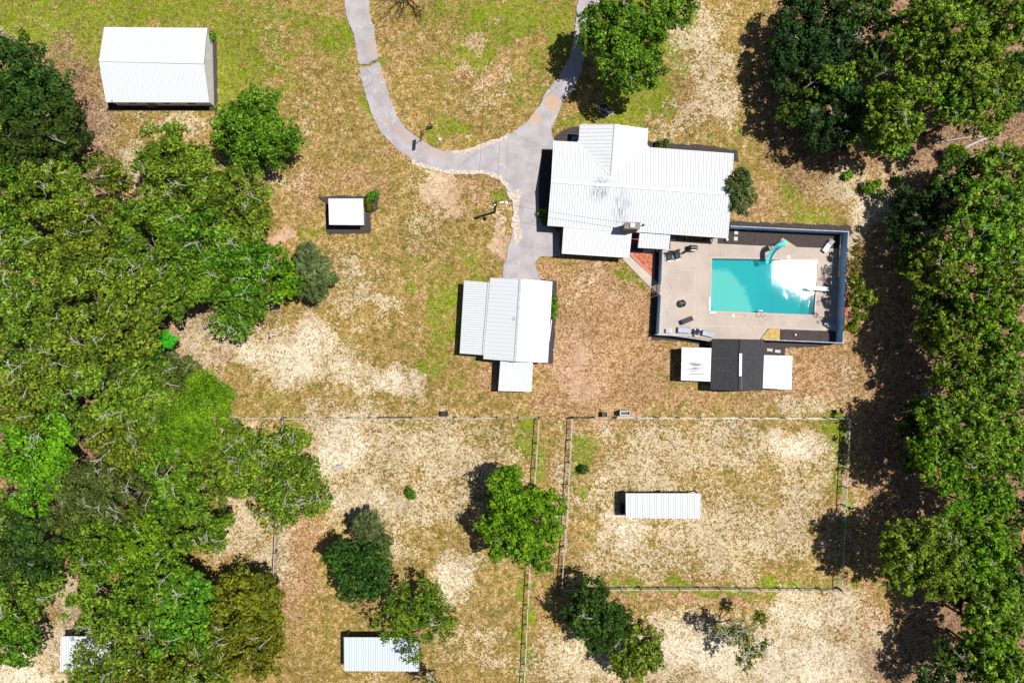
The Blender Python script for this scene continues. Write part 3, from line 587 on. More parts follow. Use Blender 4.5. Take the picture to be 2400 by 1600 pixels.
g = MB(); a, b2 = P(1144, 662, 2.4), P(1130.5, 832, 2.4); g.bar(a, b2, .05, .05); g.build('flashing', M['seam'], gar)
e4 = [P(1172.7, 845, 2.3), P(1249, 849.5, 2.3), P(1245.6, 917.8, 2.02), P(1167.6, 915.8, 2.02)]
roof_part(gar, e4, (.05, 1), M['roof_white'], 'lean_to_roof', spacing=.27, ribm=M['rib_soft'])
ie = inset(e4, .2); wall_poly(gar, ie, [2.1, 2.1, 1.9, 1.9], M['wall_white'])
c = P(1207, 747, 3.3); g = MB(); g.box((c[0], c[1], 3.3), (.45, .42, .12), -.07); g.build('roof_vent', simple('vent blue grey', (.4, .48, .6), None, 3, .5), gar, bevel=.02)
g = MB(); a, b2 = P(1293, 749, .3), P(1287, 799, .3); g.tube([(a[0], a[1], .12), (b2[0], b2[1], .12)], .07, 8); g.tube([(a[0], a[1], .12), (a[0] - .1, a[1] + .15, .12)], .07, 8)
tag(g.build('drain_pipe', M['white']), 'white drain pipe lying along the east wall of the workshop', 'pipe')

# pool house
ph = thing('pool_house', 'pool house with a black shingle gable roof between two flat white side roofs', 'pool house', P(1729, 855, 0))
EP = 2.05
s0, s1 = P(1736.3, 794.5, 3.15), P(1733.5, 915.5, 3.15)
roof_part(ph, [P(1669.6, 793.5, EP), P(1665.6, 912.8, EP), s1, s0], (1, 0), M['shingle'], ribs=False)
roof_part(ph, [P(1791.5, 795.6, EP), P(1787.7, 915, EP), s1, s0], (1, 0), M['shingle'], ribs=False)
strip(ph, s0, s1, M['shingle'], 'ridge_cap', .3, .04, .02)
strip(ph, P(1735.6, 828, 3.2), P(1734.8, 881, 3.2), M['white'], 'ridge_vent', .3, .07, .04)
strip(ph, P(1736.6, 883, 3.12), P(1736.6, 912, 3.12), M['black'], 'loose_cap', .25, .05, .04)
q6 = inset([P(1669.6, 793.5, EP), P(1665.6, 912.8, EP), P(1787.7, 915, EP), P(1791.5, 795.6, EP)], .4)
b = MB(); bs = [q6[0], q6[1], (q6[1] + q6[2]) / 2, q6[2], q6[3], (q6[3] + q6[0]) / 2]; tp = [EP - .1, EP - .1, 2.9, EP - .1, EP - .1, 2.9]
b.add([(p.x, p.y, -.15) for p in bs] + [(p.x, p.y, z) for p, z in zip(bs, tp)], [(i, (i + 1) % 6, (i + 1) % 6 + 6, i + 6) for i in range(6)]); b.build('wall', M['wall_grey'], ph)
opening(ph, q6[0], q6[3], .5, 0, 1.6, 1.9, 'door', M['white'], M['glass'], 'panel')
w4 = [P(1598, 813.5, 1.9), P(1667.5, 815.5, 1.95), P(1665.6, 893.5, 1.95), P(1596.3, 891, 1.9)]
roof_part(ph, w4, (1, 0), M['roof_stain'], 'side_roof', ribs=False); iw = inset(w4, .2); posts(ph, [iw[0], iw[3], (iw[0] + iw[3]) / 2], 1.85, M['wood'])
w5 = [P(1791, 832, 1.95), P(1857.4, 834, 1.9), P(1855, 912.6, 1.9), P(1788, 909.5, 1.95)]
roof_part(ph, w5, (1, 0), M['roof_white'], 'side_roof', ribs=False); iw = inset(w5, .3); wall_poly(ph, iw, [1.8] * 4, M['wall_grey'])
for i, (x, y) in enumerate(((1804, 820), (1822.5, 823))):
    s = MB(); c = P(x, y, .06); s.box((c[0], c[1], .06), (.66, .34, .1), -.1); tag(s.build('stepping_stone', M['stone'], bevel=.015),
        ['pale oblong step stone beside the black pool house roof', 'pale oblong step stone farther from the black pool house roof'][i], 'stepping stone', 'oblong stones behind the pool house')

# run-in shelter in the paddock and its water trough
def shelter(name, label, q4, m, ribm, loc, sp=.27):
    t = thing(name, label, 'shelter', loc)
    roof_part(t, q4, (0, 1), m, spacing=sp, rh=.04, rw=.05, ribm=ribm)
    i4 = inset(q4, .15); posts(t, [i4[0], i4[1], i4[2], i4[3], (i4[0] + i4[1]) / 2, (i4[2] + i4[3]) / 2], q4[0][2] - .05, M['post'])
    g = MB()
    for a, c in ((i4[3], i4[2]),):
        for z in (.35, .8, 1.25): g.bar((a.x, a.y, z), (c.x, c.y, z), .04, .14)
    g.build('side_board', M['wood'], t); return t
HR = 2.1
shelter('loafing_shed', 'long narrow shelter with a white ribbed roof in the middle of the east paddock', [P(1466, 1155.5, HR), P(1642, 1155.5, HR), P(1641, 1215, HR), P(1466.5, 1213, HR)], M['roof_white'], M['seam'], P(1540, 1184, 0))
c = P(1456.5, 1188, 0); t = thing('water_trough', 'oval black stock tank in the shade at the west end of the long paddock shelter', 'trough', c)
def oval(cx, cy, rx, ry, n=28): return [(cx + rx * math.copysign(abs(math.cos(a)) ** .6, math.cos(a)), cy + ry * math.copysign(abs(math.sin(a)) ** .9, math.sin(a))) for a in [2 * math.pi * k / n for k in range(n)]]
g = MB(); o1 = oval(c[0], c[1], .33, .68); o2 = oval(c[0], c[1], .27, .62); n = len(o1)
g.add([(x, y, -.1) for x, y in o1] + [(x, y, .55) for x, y in o1] + [(x, y, .55) for x, y in o2] + [(x, y, .05) for x, y in o2], [(i + k * n, (i + 1) % n + k * n, (i + 1) % n + (k + 1) * n, i + (k + 1) * n) for k in range(3) for i in range(n)] + [tuple(range(3 * n, 4 * n))]); g.build('tub', M['black'], t)
g = MB(); g.tube([(x, y, .56) for x, y in o1] + [(o1[0][0], o1[0][1], .56)], .022, 6); g.build('rim', simple('grey rim', (.3, .3, .34), None, 3, .5), t)
shelter('loafing_shed', 'shelter with a pale blue ribbed roof half under an oak at the south fence', [P(806, 1492.5, HR), P(979, 1493, HR), P(983, 1572.4, HR), P(806.5, 1571.5, HR)], M['roof_blue'], M['seam'], P(893, 1530, 0))
shelter('loafing_shed', 'white roofed shelter mostly hidden beneath oak crowns beside the sandy track', [P(142, 1490, 2.3), P(342, 1492, 2.3), P(342, 1573, 2.3), P(141, 1573, 2.3)], M['roof_white'], M['seam'], P(240, 1530, 0))

# ---------------- pool ----------------
pool = thing('swimming_pool', 'rectangular swimming pool with turquoise water and pink coping', 'swimming pool', P(1790, 670, 0))
pc = [Vector(P(x, y)) for x, y in ((1668.5, 605.5), (1916.5, 609.5), (1907.5, 737.5), (1665, 728.5))]
oc = [Vector(P(x, y)) for x, y in ((1664.5, 601.5), (1920.5, 605.5), (1911.5, 741.5), (1661, 732.5))]
g = MB(); z1 = .055
g.add([(v.x, v.y, z1) for v in oc] + [(v.x, v.y, z1) for v in pc] + [(v.x, v.y, -.3) for v in oc] + [(v.x, v.y, -.5) for v in pc],
      [(i, (i + 1) % 4, (i + 1) % 4 + 4, i + 4) for i in range(4)] + [(i, (i + 1) % 4, (i + 1) % 4 + 8, i + 8) for i in range(4)] + [(i + 4, (i + 1) % 4 + 4, (i + 1) % 4 + 12, i + 12) for i in range(4)]); g.build('coping', M['coping'], pool)
q = N('pool plaster'); p = q.pos(); n1 = q.noise(.35, 4, .5, p, .5); n2 = q.noise(1.1, 5, .55, p)
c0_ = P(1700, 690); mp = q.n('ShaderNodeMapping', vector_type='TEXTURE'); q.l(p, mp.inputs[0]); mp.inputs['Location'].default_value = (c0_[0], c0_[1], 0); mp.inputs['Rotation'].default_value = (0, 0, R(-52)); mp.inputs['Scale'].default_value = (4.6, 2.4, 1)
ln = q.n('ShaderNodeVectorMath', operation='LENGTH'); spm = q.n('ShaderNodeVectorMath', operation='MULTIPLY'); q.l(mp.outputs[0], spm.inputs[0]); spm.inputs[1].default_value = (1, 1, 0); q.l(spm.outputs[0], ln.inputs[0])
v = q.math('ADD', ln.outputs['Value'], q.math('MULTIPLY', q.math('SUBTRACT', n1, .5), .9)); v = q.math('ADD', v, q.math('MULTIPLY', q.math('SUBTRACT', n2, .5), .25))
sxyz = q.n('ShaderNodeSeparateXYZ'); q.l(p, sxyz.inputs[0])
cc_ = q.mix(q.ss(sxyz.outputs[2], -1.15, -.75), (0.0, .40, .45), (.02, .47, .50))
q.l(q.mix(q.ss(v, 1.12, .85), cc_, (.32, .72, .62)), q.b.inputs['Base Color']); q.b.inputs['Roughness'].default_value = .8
def L4(u, v_): return lerp(lerp(pc[0], pc[1], u), lerp(pc[3], pc[2], u), v_)
g = MB(); prof = [(0, -.7), (.02, -.75), (.38, -.85), (.6, -1.15), (.9, -1.15), (.975, -.7), (1, -.35)]
tv = []
for u, z in prof:
    a, b2 = L4(u, 0), L4(u, 1); tv += [(a[0], a[1], z), (b2[0], b2[1], z), (a[0], a[1], 0), (b2[0], b2[1], 0)]
fs = []
for i in range(len(prof) - 1):
    k = i * 4; fs += [(k, k + 4, k + 5, k + 1), (k, k + 2, k + 6, k + 4), (k + 1, k + 5, k + 7, k + 3)]
k = (len(prof) - 1) * 4; fs += [(0, 1, 3, 2), (k, k + 2, k + 3, k + 1)]
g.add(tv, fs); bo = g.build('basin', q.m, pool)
q = N('pool water'); p = q.pos(); w1 = q.noise(2.5, 4, .66, p, 0); w2 = q.noise(9.0, 3, .5, p)
q.t.nodes.remove(q.b)
bp = q.n('ShaderNodeBump'); bp.inputs['Strength'].default_value = 1.0; bp.inputs['Distance'].default_value = .0054; q.l(q.math('ADD', w1, q.math('MULTIPLY', w2, .22)), bp.inputs['Height'])
gl = q.n('ShaderNodeBsdfGlossy'); gl.inputs['Roughness'].default_value = .018; q.l(bp.outputs[0], gl.inputs['Normal'])
tr = q.n('ShaderNodeBsdfTransparent'); tr.inputs[0].default_value = (.72, .97, .97, 1)
fr = q.n('ShaderNodeFresnel'); fr.inputs[0].default_value = 1.33; q.l(bp.outputs[0], fr.inputs['Normal'])
mx = q.n('ShaderNodeMixShader'); q.l(q.math('ADD', fr.outputs[0], .02), mx.inputs[0]); df = q.n('ShaderNodeBsdfDiffuse'); df.inputs[0].default_value = (.02, .50, .54, 1); m2 = q.n('ShaderNodeMixShader'); m2.inputs[0].default_value = .25; q.l(tr.outputs[0], m2.inputs[1]); q.l(df.outputs[0], m2.inputs[2]); q.l(m2.outputs[0], mx.inputs[1]); q.l(gl.outputs[0], mx.inputs[2]); q.l(mx.outputs[0], q.out.inputs[0])
g = MB(); g.add([(v_.x, v_.y, -.1) for v_ in pc], [(0, 1, 2, 3)]); g.build('water', q.m, pool)
g = MB()
for a, b2 in (((1662.5, 697), (1662.5, 732)), ((1662, 731.5), (1677, 732))):
    A, B = P(*a), P(*b2); g.bar((A[0], A[1], .08), (B[0], B[1], .08), .24, .05)
g.build('repair_patch', M['white'], pool)
for i, (x, y) in enumerate(((1718, 739.5), (1848.5, 602.5))):
    s = MB(); cc = P(x, y); s.box((cc[0], cc[1], .05), (.32, .32, .03), -.03); s.build('skimmer_lid', M['white'], pool)
# slide
sl = thing('pool_slide', 'curved turquoise slide running down into the pool from its north edge', 'pool slide', P(1812, 590, 0))
path = [(1838, 570.5, 2.15), (1832, 573, 2.1), (1824, 577, 1.95), (1816, 583, 1.65), (1809, 591, 1.3), (1804, 600, .98), (1800.5, 609, .72), (1798.5, 618, .5)]
pts = [Vector(P(*a)) for a in path]; fine = []
for i in range(len(pts) - 1):
    for k in range(3):
        t = k / 3; p0, p1, p2, p3 = pts[max(i - 1, 0)], pts[i], pts[i + 1], pts[min(i + 2, len(pts) - 1)]
        fine.append(.5 * ((2 * p1) + (p2 - p0) * t + (2 * p0 - 5 * p1 + 4 * p2 - p3) * t * t + (3 * p1 - 3 * p2 + p3 - p0) * t ** 3))
fine.append(pts[-1]); g = MB(); vs = []; prof = [(-.3, .22), (-.26, .24), (-.22, .03), (0, -.02), (.22, .03), (.26, .24), (.3, .22), (.24, -.02), (0, -.07), (-.24, -.02)]
for i, p_ in enumerate(fine):
    d = (fine[min(i + 1, len(fine) - 1)] - fine[max(i - 1, 0)]); d.z = 0; d.normalize(); s_ = Vector((-d.y, d.x, 0))
    vs += [p_ + s_ * a + Vector((0, 0, b2)) for a, b2 in prof]
n = len(prof); g.add(vs, [(i * n + k, i * n + (k + 1) % n, (i + 1) * n + (k + 1) % n, (i + 1) * n + k) for i in range(len(fine) - 1) for k in range(n)]); g.build('flume', M['slide'], sl, smooth=False)
g = MB()
for s_ in (-1, 1):
    a = P(1838 + s_ * 2.5, 570 + s_ * 5, 2.3); b2 = P(1845 + s_ * 2.5, 567 + s_ * 5, 0); g.tube([(b2[0], b2[1], 0), (a[0], a[1], 2.1), (a[0] - .25, a[1] - .1, 2.6), (a[0] - .7, a[1] - .3, 2.3)], .025)
for z in (.35, .75, 1.15, 1.55, 1.95):
    t = z / 2.2; a = P(1845 - 7 * t - 2.5, 567 + 3 * t - 5, z); b2 = P(1845 - 7 * t + 2.5, 567 + 3 * t + 5, z); g.bar(a, b2, .1, .03)
g.build('ladder', M['slide'], sl)
for s_, (x, y, z) in enumerate(((1818, 582, 1.65), (1806, 597, 1.0))):
    a = P(x, y, z); g = MB(); g.tube([(a[0], a[1], 0), (a[0], a[1], z)], .04); g.build('support_leg', M['slide'], sl)
# board under the slide
g = MB(); a = [P(1834, 557, .08), P(1867, 578.5, .08), P(1842, 580, .08), P(1828, 567, .08)]; g.prism(a, .045, .075)
tag(g.build('plywood_sheet', M['plywood']), 'tan plywood sheet lying behind the top of the turquoise slide', 'plywood sheet')
# diving board
dv = thing('diving_board', 'white diving board reaching over the east end of the pool', 'diving board', P(1915, 676, 0))
a, b2 = P(1893, 674.5, .62), P(1944, 678, .55); g = MB(); g.bar(a, b2, .46, .06); g.build('board', M['white'], dv, bevel=.02)
g = MB(); c = P(1925, 677, 0); g.box((c[0], c[1], .28), (.5, .5, .5)); g.build('stand', M['white'], dv, bevel=.03)
# pool ladder
pl = thing('pool_ladder', 'chrome pool ladder with two hooped handrails on the south edge of the pool', 'ladder', P(1784, 736, 0))
for x in (1778, 1789):
    g = MB(); a = P(x, 742, .05); b2 = P(x, 731, 0); r = [(a[0], a[1], .03), (a[0], a[1] + .05, .5), (a[0], a[1] + .3, .75), (a[0], a[1] + .58, .6), (a[0], a[1] + .68, .2), (a[0], a[1] + .68, -1.2)]; g.tube(r, .03, 8); g.build('handrail', M['metal'], pl, smooth=True)
g = MB(); a, b2 = P(1778, 729, -.08), P(1789, 729, -.08); y = P(0, 742, 0)[1] + .68
for z in (-.06, -.35, -.6):
    g = MB(); g.bar((P(1778, 0)[0], y, z), (P(1789, 0)[0], y, z), .14, .04); g.build('tread', M['white'], pl)

# ---------------- pool side furniture ----------------
def L(px, py): c = P(px, py); return Vector((c[0], c[1], .03))
def sling_chair(label, px, py, rz, group='black sling chairs on the pool deck', recl=.35):
    c = L(px, py); t = thing('patio_chair', label, 'chair', c, group); cs, sn = math.cos(rz), math.sin(rz)
    W = lambda x, y, z: (c.x + x * cs - y * sn, c.y + x * sn + y * cs, c.z + z)     # +x is to the feet
    g = MB(); g.add([W(-.25, -.25, .36), W(.28, -.25, .42), W(.28, .25, .42), W(-.25, .25, .36), W(-.25, -.25, .34), W(.28, -.25, .4), W(.28, .25, .4), W(-.25, .25, .34)], [(0, 1, 2, 3), (7, 6, 5, 4), (0, 4, 5, 1), (1, 5, 6, 2), (2, 6, 7, 3), (3, 7, 4, 0)]); g.build('seat', M['sling'], t)
    b2 = recl + .1; g = MB(); g.add([W(-.25, -.25, .36), W(-.25 - b2, -.25, .95), W(-.25 - b2, .25, .95), W(-.25, .25, .36), W(-.28, -.25, .35), W(-.28 - b2, -.25, .94), W(-.28 - b2, .25, .94), W(-.28, .25, .35)], [(0, 1, 2, 3), (7, 6, 5, 4), (0, 4, 5, 1), (1, 5, 6, 2), (2, 6, 7, 3), (3, 7, 4, 0)]); g.build('backrest', M['sling'], t)
    for s in (-1, 1):
        g = MB(); y = s * .3; g.tube([W(.4, y, 0), W(.3, y, .42), W(.28, y, .6), W(-.3, y, .62)], .022); g.build('armrest', M['black'], t)
        g = MB(); g.tube([W(-.45, y, 0), W(-.2, y, .4), W(-.3 - b2, y, 1.0)], .022); g.build('leg', M['black'], t)
    g = MB(); g.tube([W(.42, -.3, .03), W(.42, .3, .03)], .02); g.build('stretcher', M['metal'], t)
    return t
sling_chair('black sling chair nearest the house porch, one of the pair with the umbrella pole', 1569, 604, R(-82))
sling_chair('black sling chair of the pair, the one closer to the pool', 1587, 601, R(-75))
def chaise(name, label, px, py, rz, fm, cm, ln=1.9, wd=.62, back=.45, grp='chaise longues on the pool deck'):
    c = L(px, py); t = thing(name, label, 'chaise longue', c, grp); cs, sn = math.cos(rz), math.sin(rz)
    W = lambda x, y, z: (c.x + x * cs - y * sn, c.y + x * sn + y * cs, c.z + z)
    def slab(x0, z0, x1, z1, w_, th):
        h = w_ / 2; g = MB(); g.add([W(x0, -h, z0), W(x1, -h, z1), W(x1, h, z1), W(x0, h, z0), W(x0, -h, z0 + th), W(x1, -h, z1 + th), W(x1, h, z1 + th), W(x0, h, z0 + th)], [(3, 2, 1, 0), (4, 5, 6, 7), (0, 1, 5, 4), (1, 2, 6, 5), (2, 3, 7, 6), (3, 0, 4, 7)]); return g
    slab(-ln / 2 + .6, .28, ln / 2, .28, wd, .07).build('seat', cm, t, bevel=.02); slab(-ln / 2 + .1, .28 + back, -ln / 2 + .6, .3, wd, .07).build('backrest', cm, t, bevel=.02)
    g = MB()
    for s in (-1, 1): g.bar(W(-ln / 2, s * wd / 2 * 1.05, .26), W(ln / 2, s * wd / 2 * 1.05, .26), .04, .06)
    g.build('frame', fm, t)
    for x in (-ln / 2 + .2, ln / 2 - .2):
        for s in (-1, 1): g = MB(); g.bar(W(x, s * wd / 2, .26), W(x, s * wd / 2, 0), .04, .04, (1, 0, 0)); g.build('leg', fm, t)
    return t
chaise('chaise_longue', 'black sling chaise alone on the open deck south west of the pool', 1608, 751, R(22), M['black'], M['sling'], 1.5, .5, .3)
chaise('chaise_longue', 'pale grey chaise angled at the mulch bed in the north east pool corner', 1938, 577, R(-127), M['lightgrey'], M['lightgrey'], 1.7, .52, .3)
chaise('chaise_longue', 'blue grey chaise dappled with shade in the south east pool corner', 1947, 764, R(148), M['silver'], M['silver'], 1.85, .6, .2)
chaise('chaise_longue', 'silver chaise by the bowed fence, the one nearer the south west fence corner', 1600, 774, R(-3), M['black'], M['silver'], 1.5, .6, .12)
chaise('chaise_longue', 'silver chaise by the bowed fence, the one nearer the pool house roof', 1657, 782, R(-12), M['black'], M['silver'], 1.5, .6, .12)
c = L(1621, 583); t = thing('barbecue_grill', 'black covered barbecue grill on the deck near the paired sling chairs', 'grill', c)
g = MB(); g.box((c.x, c.y, .45), (.95, .62, .85), -.05); g.build('cover', M['black'], t, bevel=.06); g = MB(); g.box((c.x, c.y + .02, .98), (.85, .45, .22), -.05); g.build('lid', M['black'], t, bevel=.08)
g = MB(); g.tube([(c.x - .3, c.y - .3, .95), (c.x + .3, c.y - .3, .95)], .02); g.build('handle', M['metal'], t)
# folded parasol lying between grill and chairs
t = thing('parasol', 'folded black parasol standing behind the pair of sling chairs', 'parasol', L(1597, 592)); a, b2 = P(1590, 598, .05), P(1610, 588, 1.3)
g = MB(); g.tube([a, b2], .03); g.build('pole', M['black'], t); g = MB(); g.tube([P(1596, 595, .5), P(1602, 592, .85), P(1609, 588.5, 1.25)], [.05, .16, .05], 8); g.build('canopy', M['black'], t)
c = L(1597, 711.5); t = thing('fire_pit', 'round black fire bowl with a lid of ash on a pale pad on the deck', 'fire pit', c)
g = MB(); g.box((c.x + .05, c.y - .2, .035), (.85, .8, .03), .03); g.build('pad', M['walk'], t)
g = MB(); g.lathe((c.x, c.y, .05), [(.18, .0), (.22, .1), (.42, .3), (.44, .38), (.38, .37), (.2, .22), (.01, .2)], 24); g.build('bowl', M['black'], t, smooth=True)
g = MB()
for k in range(5): a_ = k * 2.3; g.box((c.x + .12 * math.cos(a_), c.y + .12 * math.sin(a_), .34), (.3, .09, .08), a_, .2)
g.build('ash_log', simple('ash log', (.3, .28, .25), (.1, .1, .1), 10, .9), t)
# small grey table between the silver chaises, cooler, dark bags
c = L(1566, 775); t = thing('side_table', 'slatted grey side table beside the west silver chaise', 'side table', c)
g = MB(); [g.box((c.x + dx, c.y, .42), (.11, .5, .03)) for dx in (-.28, -.14, 0, .14, .28)]; g.build('tabletop', M['lightgrey'], t)
for sx in (-1, 1):
    for sy in (-1, 1): g = MB(); g.box((c.x + sx * .28, c.y + sy * .2, .2), (.05, .05, .4)); g.build('leg', M['black'], t)
c = L(1546 + 85, 777); g = MB()
for k in range(7): a_ = k * 1.7; g.box((c.x + .28 * math.cos(a_), c.y + .22 * math.sin(a_), .2 + .03 * k), (.35, .28, .2), a_, .2)
tag(g.build('cushion_heap', M['navy'], bevel=.05), 'heap of navy and black cushions between the two silver chaises', 'cushion heap')
for i, (x, y) in enumerate(((1629, 772), (1641, 772.5), (1630, 786))):
    c = P(x, y, .45); g = MB(); g.lathe((c[0], c[1], .03), [(.02, 0), (.1, .02), (.13, .3), (.1, .45), (.02, .48)], 12)
    tag(g.build('planter_pot', M['white'], smooth=True), ['small white pot on the west side of the cushion heap', 'small white pot on the east side of the cushion heap', 'small white pot south of the cushion heap near the fence'][i], 'pot', 'white pots round the cushion heap')
# items by the house rear wall
def slabbox(name, label, cat, px, py, h, d, m, rz=0, bev=.02):
    c = P(px, py, h); g = MB(); g.box((c[0], c[1], h / 2 + .02), (d[0], d[1], h), rz); return tag(g.build(name, m, bevel=bev), label, cat)
slabbox('deck_box', 'blue grey storage box against the rear wall of the house', 'storage box', 1578, 557, .6, (.6, .55), simple('blue grey plastic', (.22, .3, .4), None, 2, .6))
slabbox('bench', 'long pale bench in the shade under the small east porch', 'bench', 1521, 586, .5, (1.25, .4), M['lightgrey'])
slabbox('air_conditioner', 'pale blue air conditioner in the dark nook beside the front gable', 'air conditioner', 1349, 326, .7, (.75, .6), simple('pale blue enamel', (.3, .42, .62), None, 2, .5))
slabbox('potting_bench', 'dark cluttered bench in the gap between the two rear porches', 'bench', 1491, 584, .7, (.9, .45), M['navy'])
c = P(1703, 562, .1); g = MB(); g.lathe((c[0], c[1], .02), [(.14, 0), (.17, .3), (.13, .35), (.02, .36)], 14); tag(g.build('planter_pot', M['white'], smooth=True), 'round white pot at the south east corner of the house', 'pot')
for i, (x, y) in enumerate(((1725.5, 545), (1724.5, 559.5))):
    c = P(x, y, .05); g = MB(); g.box((c[0], c[1], .05), (.46, .46, .08), -.04); tag(g.build('stepping_stone', M['stone'], bevel=.015), ['square pale stepping stone in the pool mulch bed, the one against the blue fence', 'square pale stepping stone in the pool mulch bed, the one nearer the deck'][i], 'stepping stone', 'square stones in the pool mulch bed')
c = P(1863, 785); g = MB(); g.box((c[0], c[1], .12), (.26, .12, .18), .3); g.box((c[0], c[1] + .03, .25), (.2, .2, .08), .8)
tag(g.build('garden_ornament', M['white'], bevel=.03), 'little white ornament in the mulch south of the pool', 'ornament')
# ---------------- fences ----------------
def privacy(label, tops, h=1.8, pm=None):
    a0 = P(*tops[0], h); t = thing('privacy_fence', label, 'fence', (a0[0], a0[1], 0), 'blue panel fences round the pool')
    for i in range(len(tops) - 1):
        a, b = Vector(P(*tops[i], h)), Vector(P(*tops[i + 1], h)); n = max(1, round((b - a).length / 2.44))
        for k in range(n):
            p0, p1 = a.lerp(b, k / n), a.lerp(b, (k + 1) / n); d = (p1 - p0).normalized(); g = MB()
            g.bar((p0.x + d.x * .06, p0.y + d.y * .06, h / 2), (p1.x - d.x * .06, p1.y - d.y * .06, h / 2), .04, h - .1)
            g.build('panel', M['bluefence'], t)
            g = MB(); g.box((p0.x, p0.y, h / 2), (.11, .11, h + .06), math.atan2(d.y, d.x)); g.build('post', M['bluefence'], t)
            g = MB(); g.bar((p0.x + d.x * .06, p0.y + d.y * .06, h - .02), (p1.x - d.x * .06, p1.y - d.y * .06, h - .02), .09, .04); g.build('rail', M['bluecap'], t)
    p1 = Vector(P(*tops[-1], h)); g = MB(); g.box((p1.x, p1.y, h / 2), (.11, .11, h + .06)); g.build('post', M['bluefence'], t)
privacy('blue panel fence running along the north side of the pool yard behind the slide', [(1714, 530), (1988, 543)])
privacy('blue panel fence on the east side of the pool yard, beyond the diving board', [(1988.5, 544.5), (1976, 802)])
privacy('blue panel fence along the mulch south of the pool, east of the pool house', [(1974, 803.5), (1794, 796)], 1.75)
privacy('bowed blue panel fence behind the silver chaises, west of the pool house', [(1541, 784), (1578, 786), (1618, 791.5), (1668, 799)], 1.75)
privacy('blue panel fence on the west side of the pool yard, south of the gate', [(1550, 692), (1545, 782.5)])
privacy('blue panel fence on the west side of the pool yard, between porch and gate', [(1553.5, 586), (1550.5, 662)])
gt = thing('garden_gate', 'grey picket gate between the concrete walk and the pool deck', 'gate', P(1542, 677))
a, b = Vector(P(1541.5, 664, 0)), Vector(P(1539.5, 690, 0)); d = (b - a).normalized(); g = MB(); mg = simple('gate grey', (.16, .17, .19), (.1, .1, .12), 4, .6)
for k in range(9): c = a.lerp(b, (k + .5) / 9); g.box((c.x, c.y, .8), (.03, .08, 1.5))
g.build('picket', mg, gt); g = MB()
for z in (.25, 1.45): g.bar((a.x, a.y, z), (b.x, b.y, z), .05, .08)
g.build('rail', mg, gt)
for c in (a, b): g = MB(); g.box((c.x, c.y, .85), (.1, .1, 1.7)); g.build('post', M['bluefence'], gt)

def paddock(label, pts, sp=2.44, h=1.15, group='wire and board fences round the paddocks', skip=()):
    a0 = P(*pts[0], h); t = thing('paddock_fence', label, 'fence', (a0[0], a0[1], 0), group)
    proto = None; wr = MB(); rl = MB()
    for i in range(len(pts) - 1):
        a, b = Vector(P(*pts[i], h)), Vector(P(*pts[i + 1], h)); n = max(1, round((b - a).length / sp)); d = (b - a).normalized()
        for k in range(n + (1 if i == len(pts) - 2 else 0)):
            c = a.lerp(b, k / n)
            if proto is None:
                g = MB(); g.lathe((0, 0, -.2), [(.075, 0), (.07, h + .28), (.03, h + .31)], 7); g.v = [(v[0] + c.x, v[1] + c.y, v[2]) for v in g.v]
                proto = g.build('post', M['post'], t); p0 = c.copy()
            else:
                o = proto.copy(); COL.objects.link(o); o.parent = t; o.location = (c.x - p0.x + rr.uniform(-.04, .04), c.y - p0.y + rr.uniform(-.04, .04), rr.uniform(-.05, .05))
            if k < n and k not in skip:
                e = a.lerp(b, (k + 1) / n); j = rr.uniform(-.015, .015)
                rl.bar((c.x, c.y + j, h), (e.x, e.y + j, h), .1, .035)
        for z in (.1, .3, .5, .7, .9): wr.bar((a.x, a.y, z), (b.x, b.y, z), .012, .012)
        L_ = (b - a).length
        for k in range(int(L_ / 1.2)):
            c = a.lerp(b, k * .3 / L_); wr.bar((c.x, c.y, .05), (c.x, c.y, 1.0), .008, .008, (1, 0, 0))
    rl.build('rail', M['rail'], t); wr.build('wire_mesh', M['wire'], t); return t
paddock('north fence of the west paddock, running from the oaks to the sandy lane', [(664, 981), (1264, 980)], skip=(10, 11))
paddock('short dark fence run leaving the oaks toward the west paddock corner', [(515, 981), (662, 979)])
paddock('fence descending from the west paddock corner past the round oak into the orange sand', [(662, 982), (655, 1100), (645, 1240), (640, 1350)])
paddock('fence on the west side of the sandy lane beside the bright maple', [(1264, 981), (1256, 1100), (1242, 1330), (1226, 1660)])
paddock('fence on the east side of the sandy lane, west edge of the east paddock', [(1342, 981), (1331, 1190), (1317, 1380)])
paddock('north fence of the east paddock behind the black boxes', [(1343, 980), (1992, 982)], skip=(0, 1))
paddock('east fence of the east paddock in the shade of the pines', [(1993, 984), (1988, 1100), (1982, 1230), (1974, 1384)])
paddock('south fence of the east paddock north of the half dead tree', [(1318, 1383), (1640, 1382), (1974, 1386)])
for lb, x0, x1, y in (('black tube gate in the north fence of the west paddock', 888, 962, 979), ('black tube gate at the lane corner of the east paddock', 1345, 1393, 979)):
    t = thing('field_gate', lb, 'gate', P((x0 + x1) / 2, y)); a, b = P(x0, y, 1.15), P(x1, y, 1.15); g = MB()
    for z in (.25, .5, .75, 1.0, 1.2): g.tube([(a[0], a[1], z), (b[0], b[1], z)], .03, 6)
    for u in (0, .5, 1): c = lerp(a, b, u); g.tube([(c[0], c[1], .2), (c[0], c[1], 1.22)], .03, 6)
    g.build('frame', M['black'], t)
    for c in (a, b): g = MB(); g.box((c[0], c[1], .7), (.14, .14, 1.4)); g.build('post', M['post'], t)

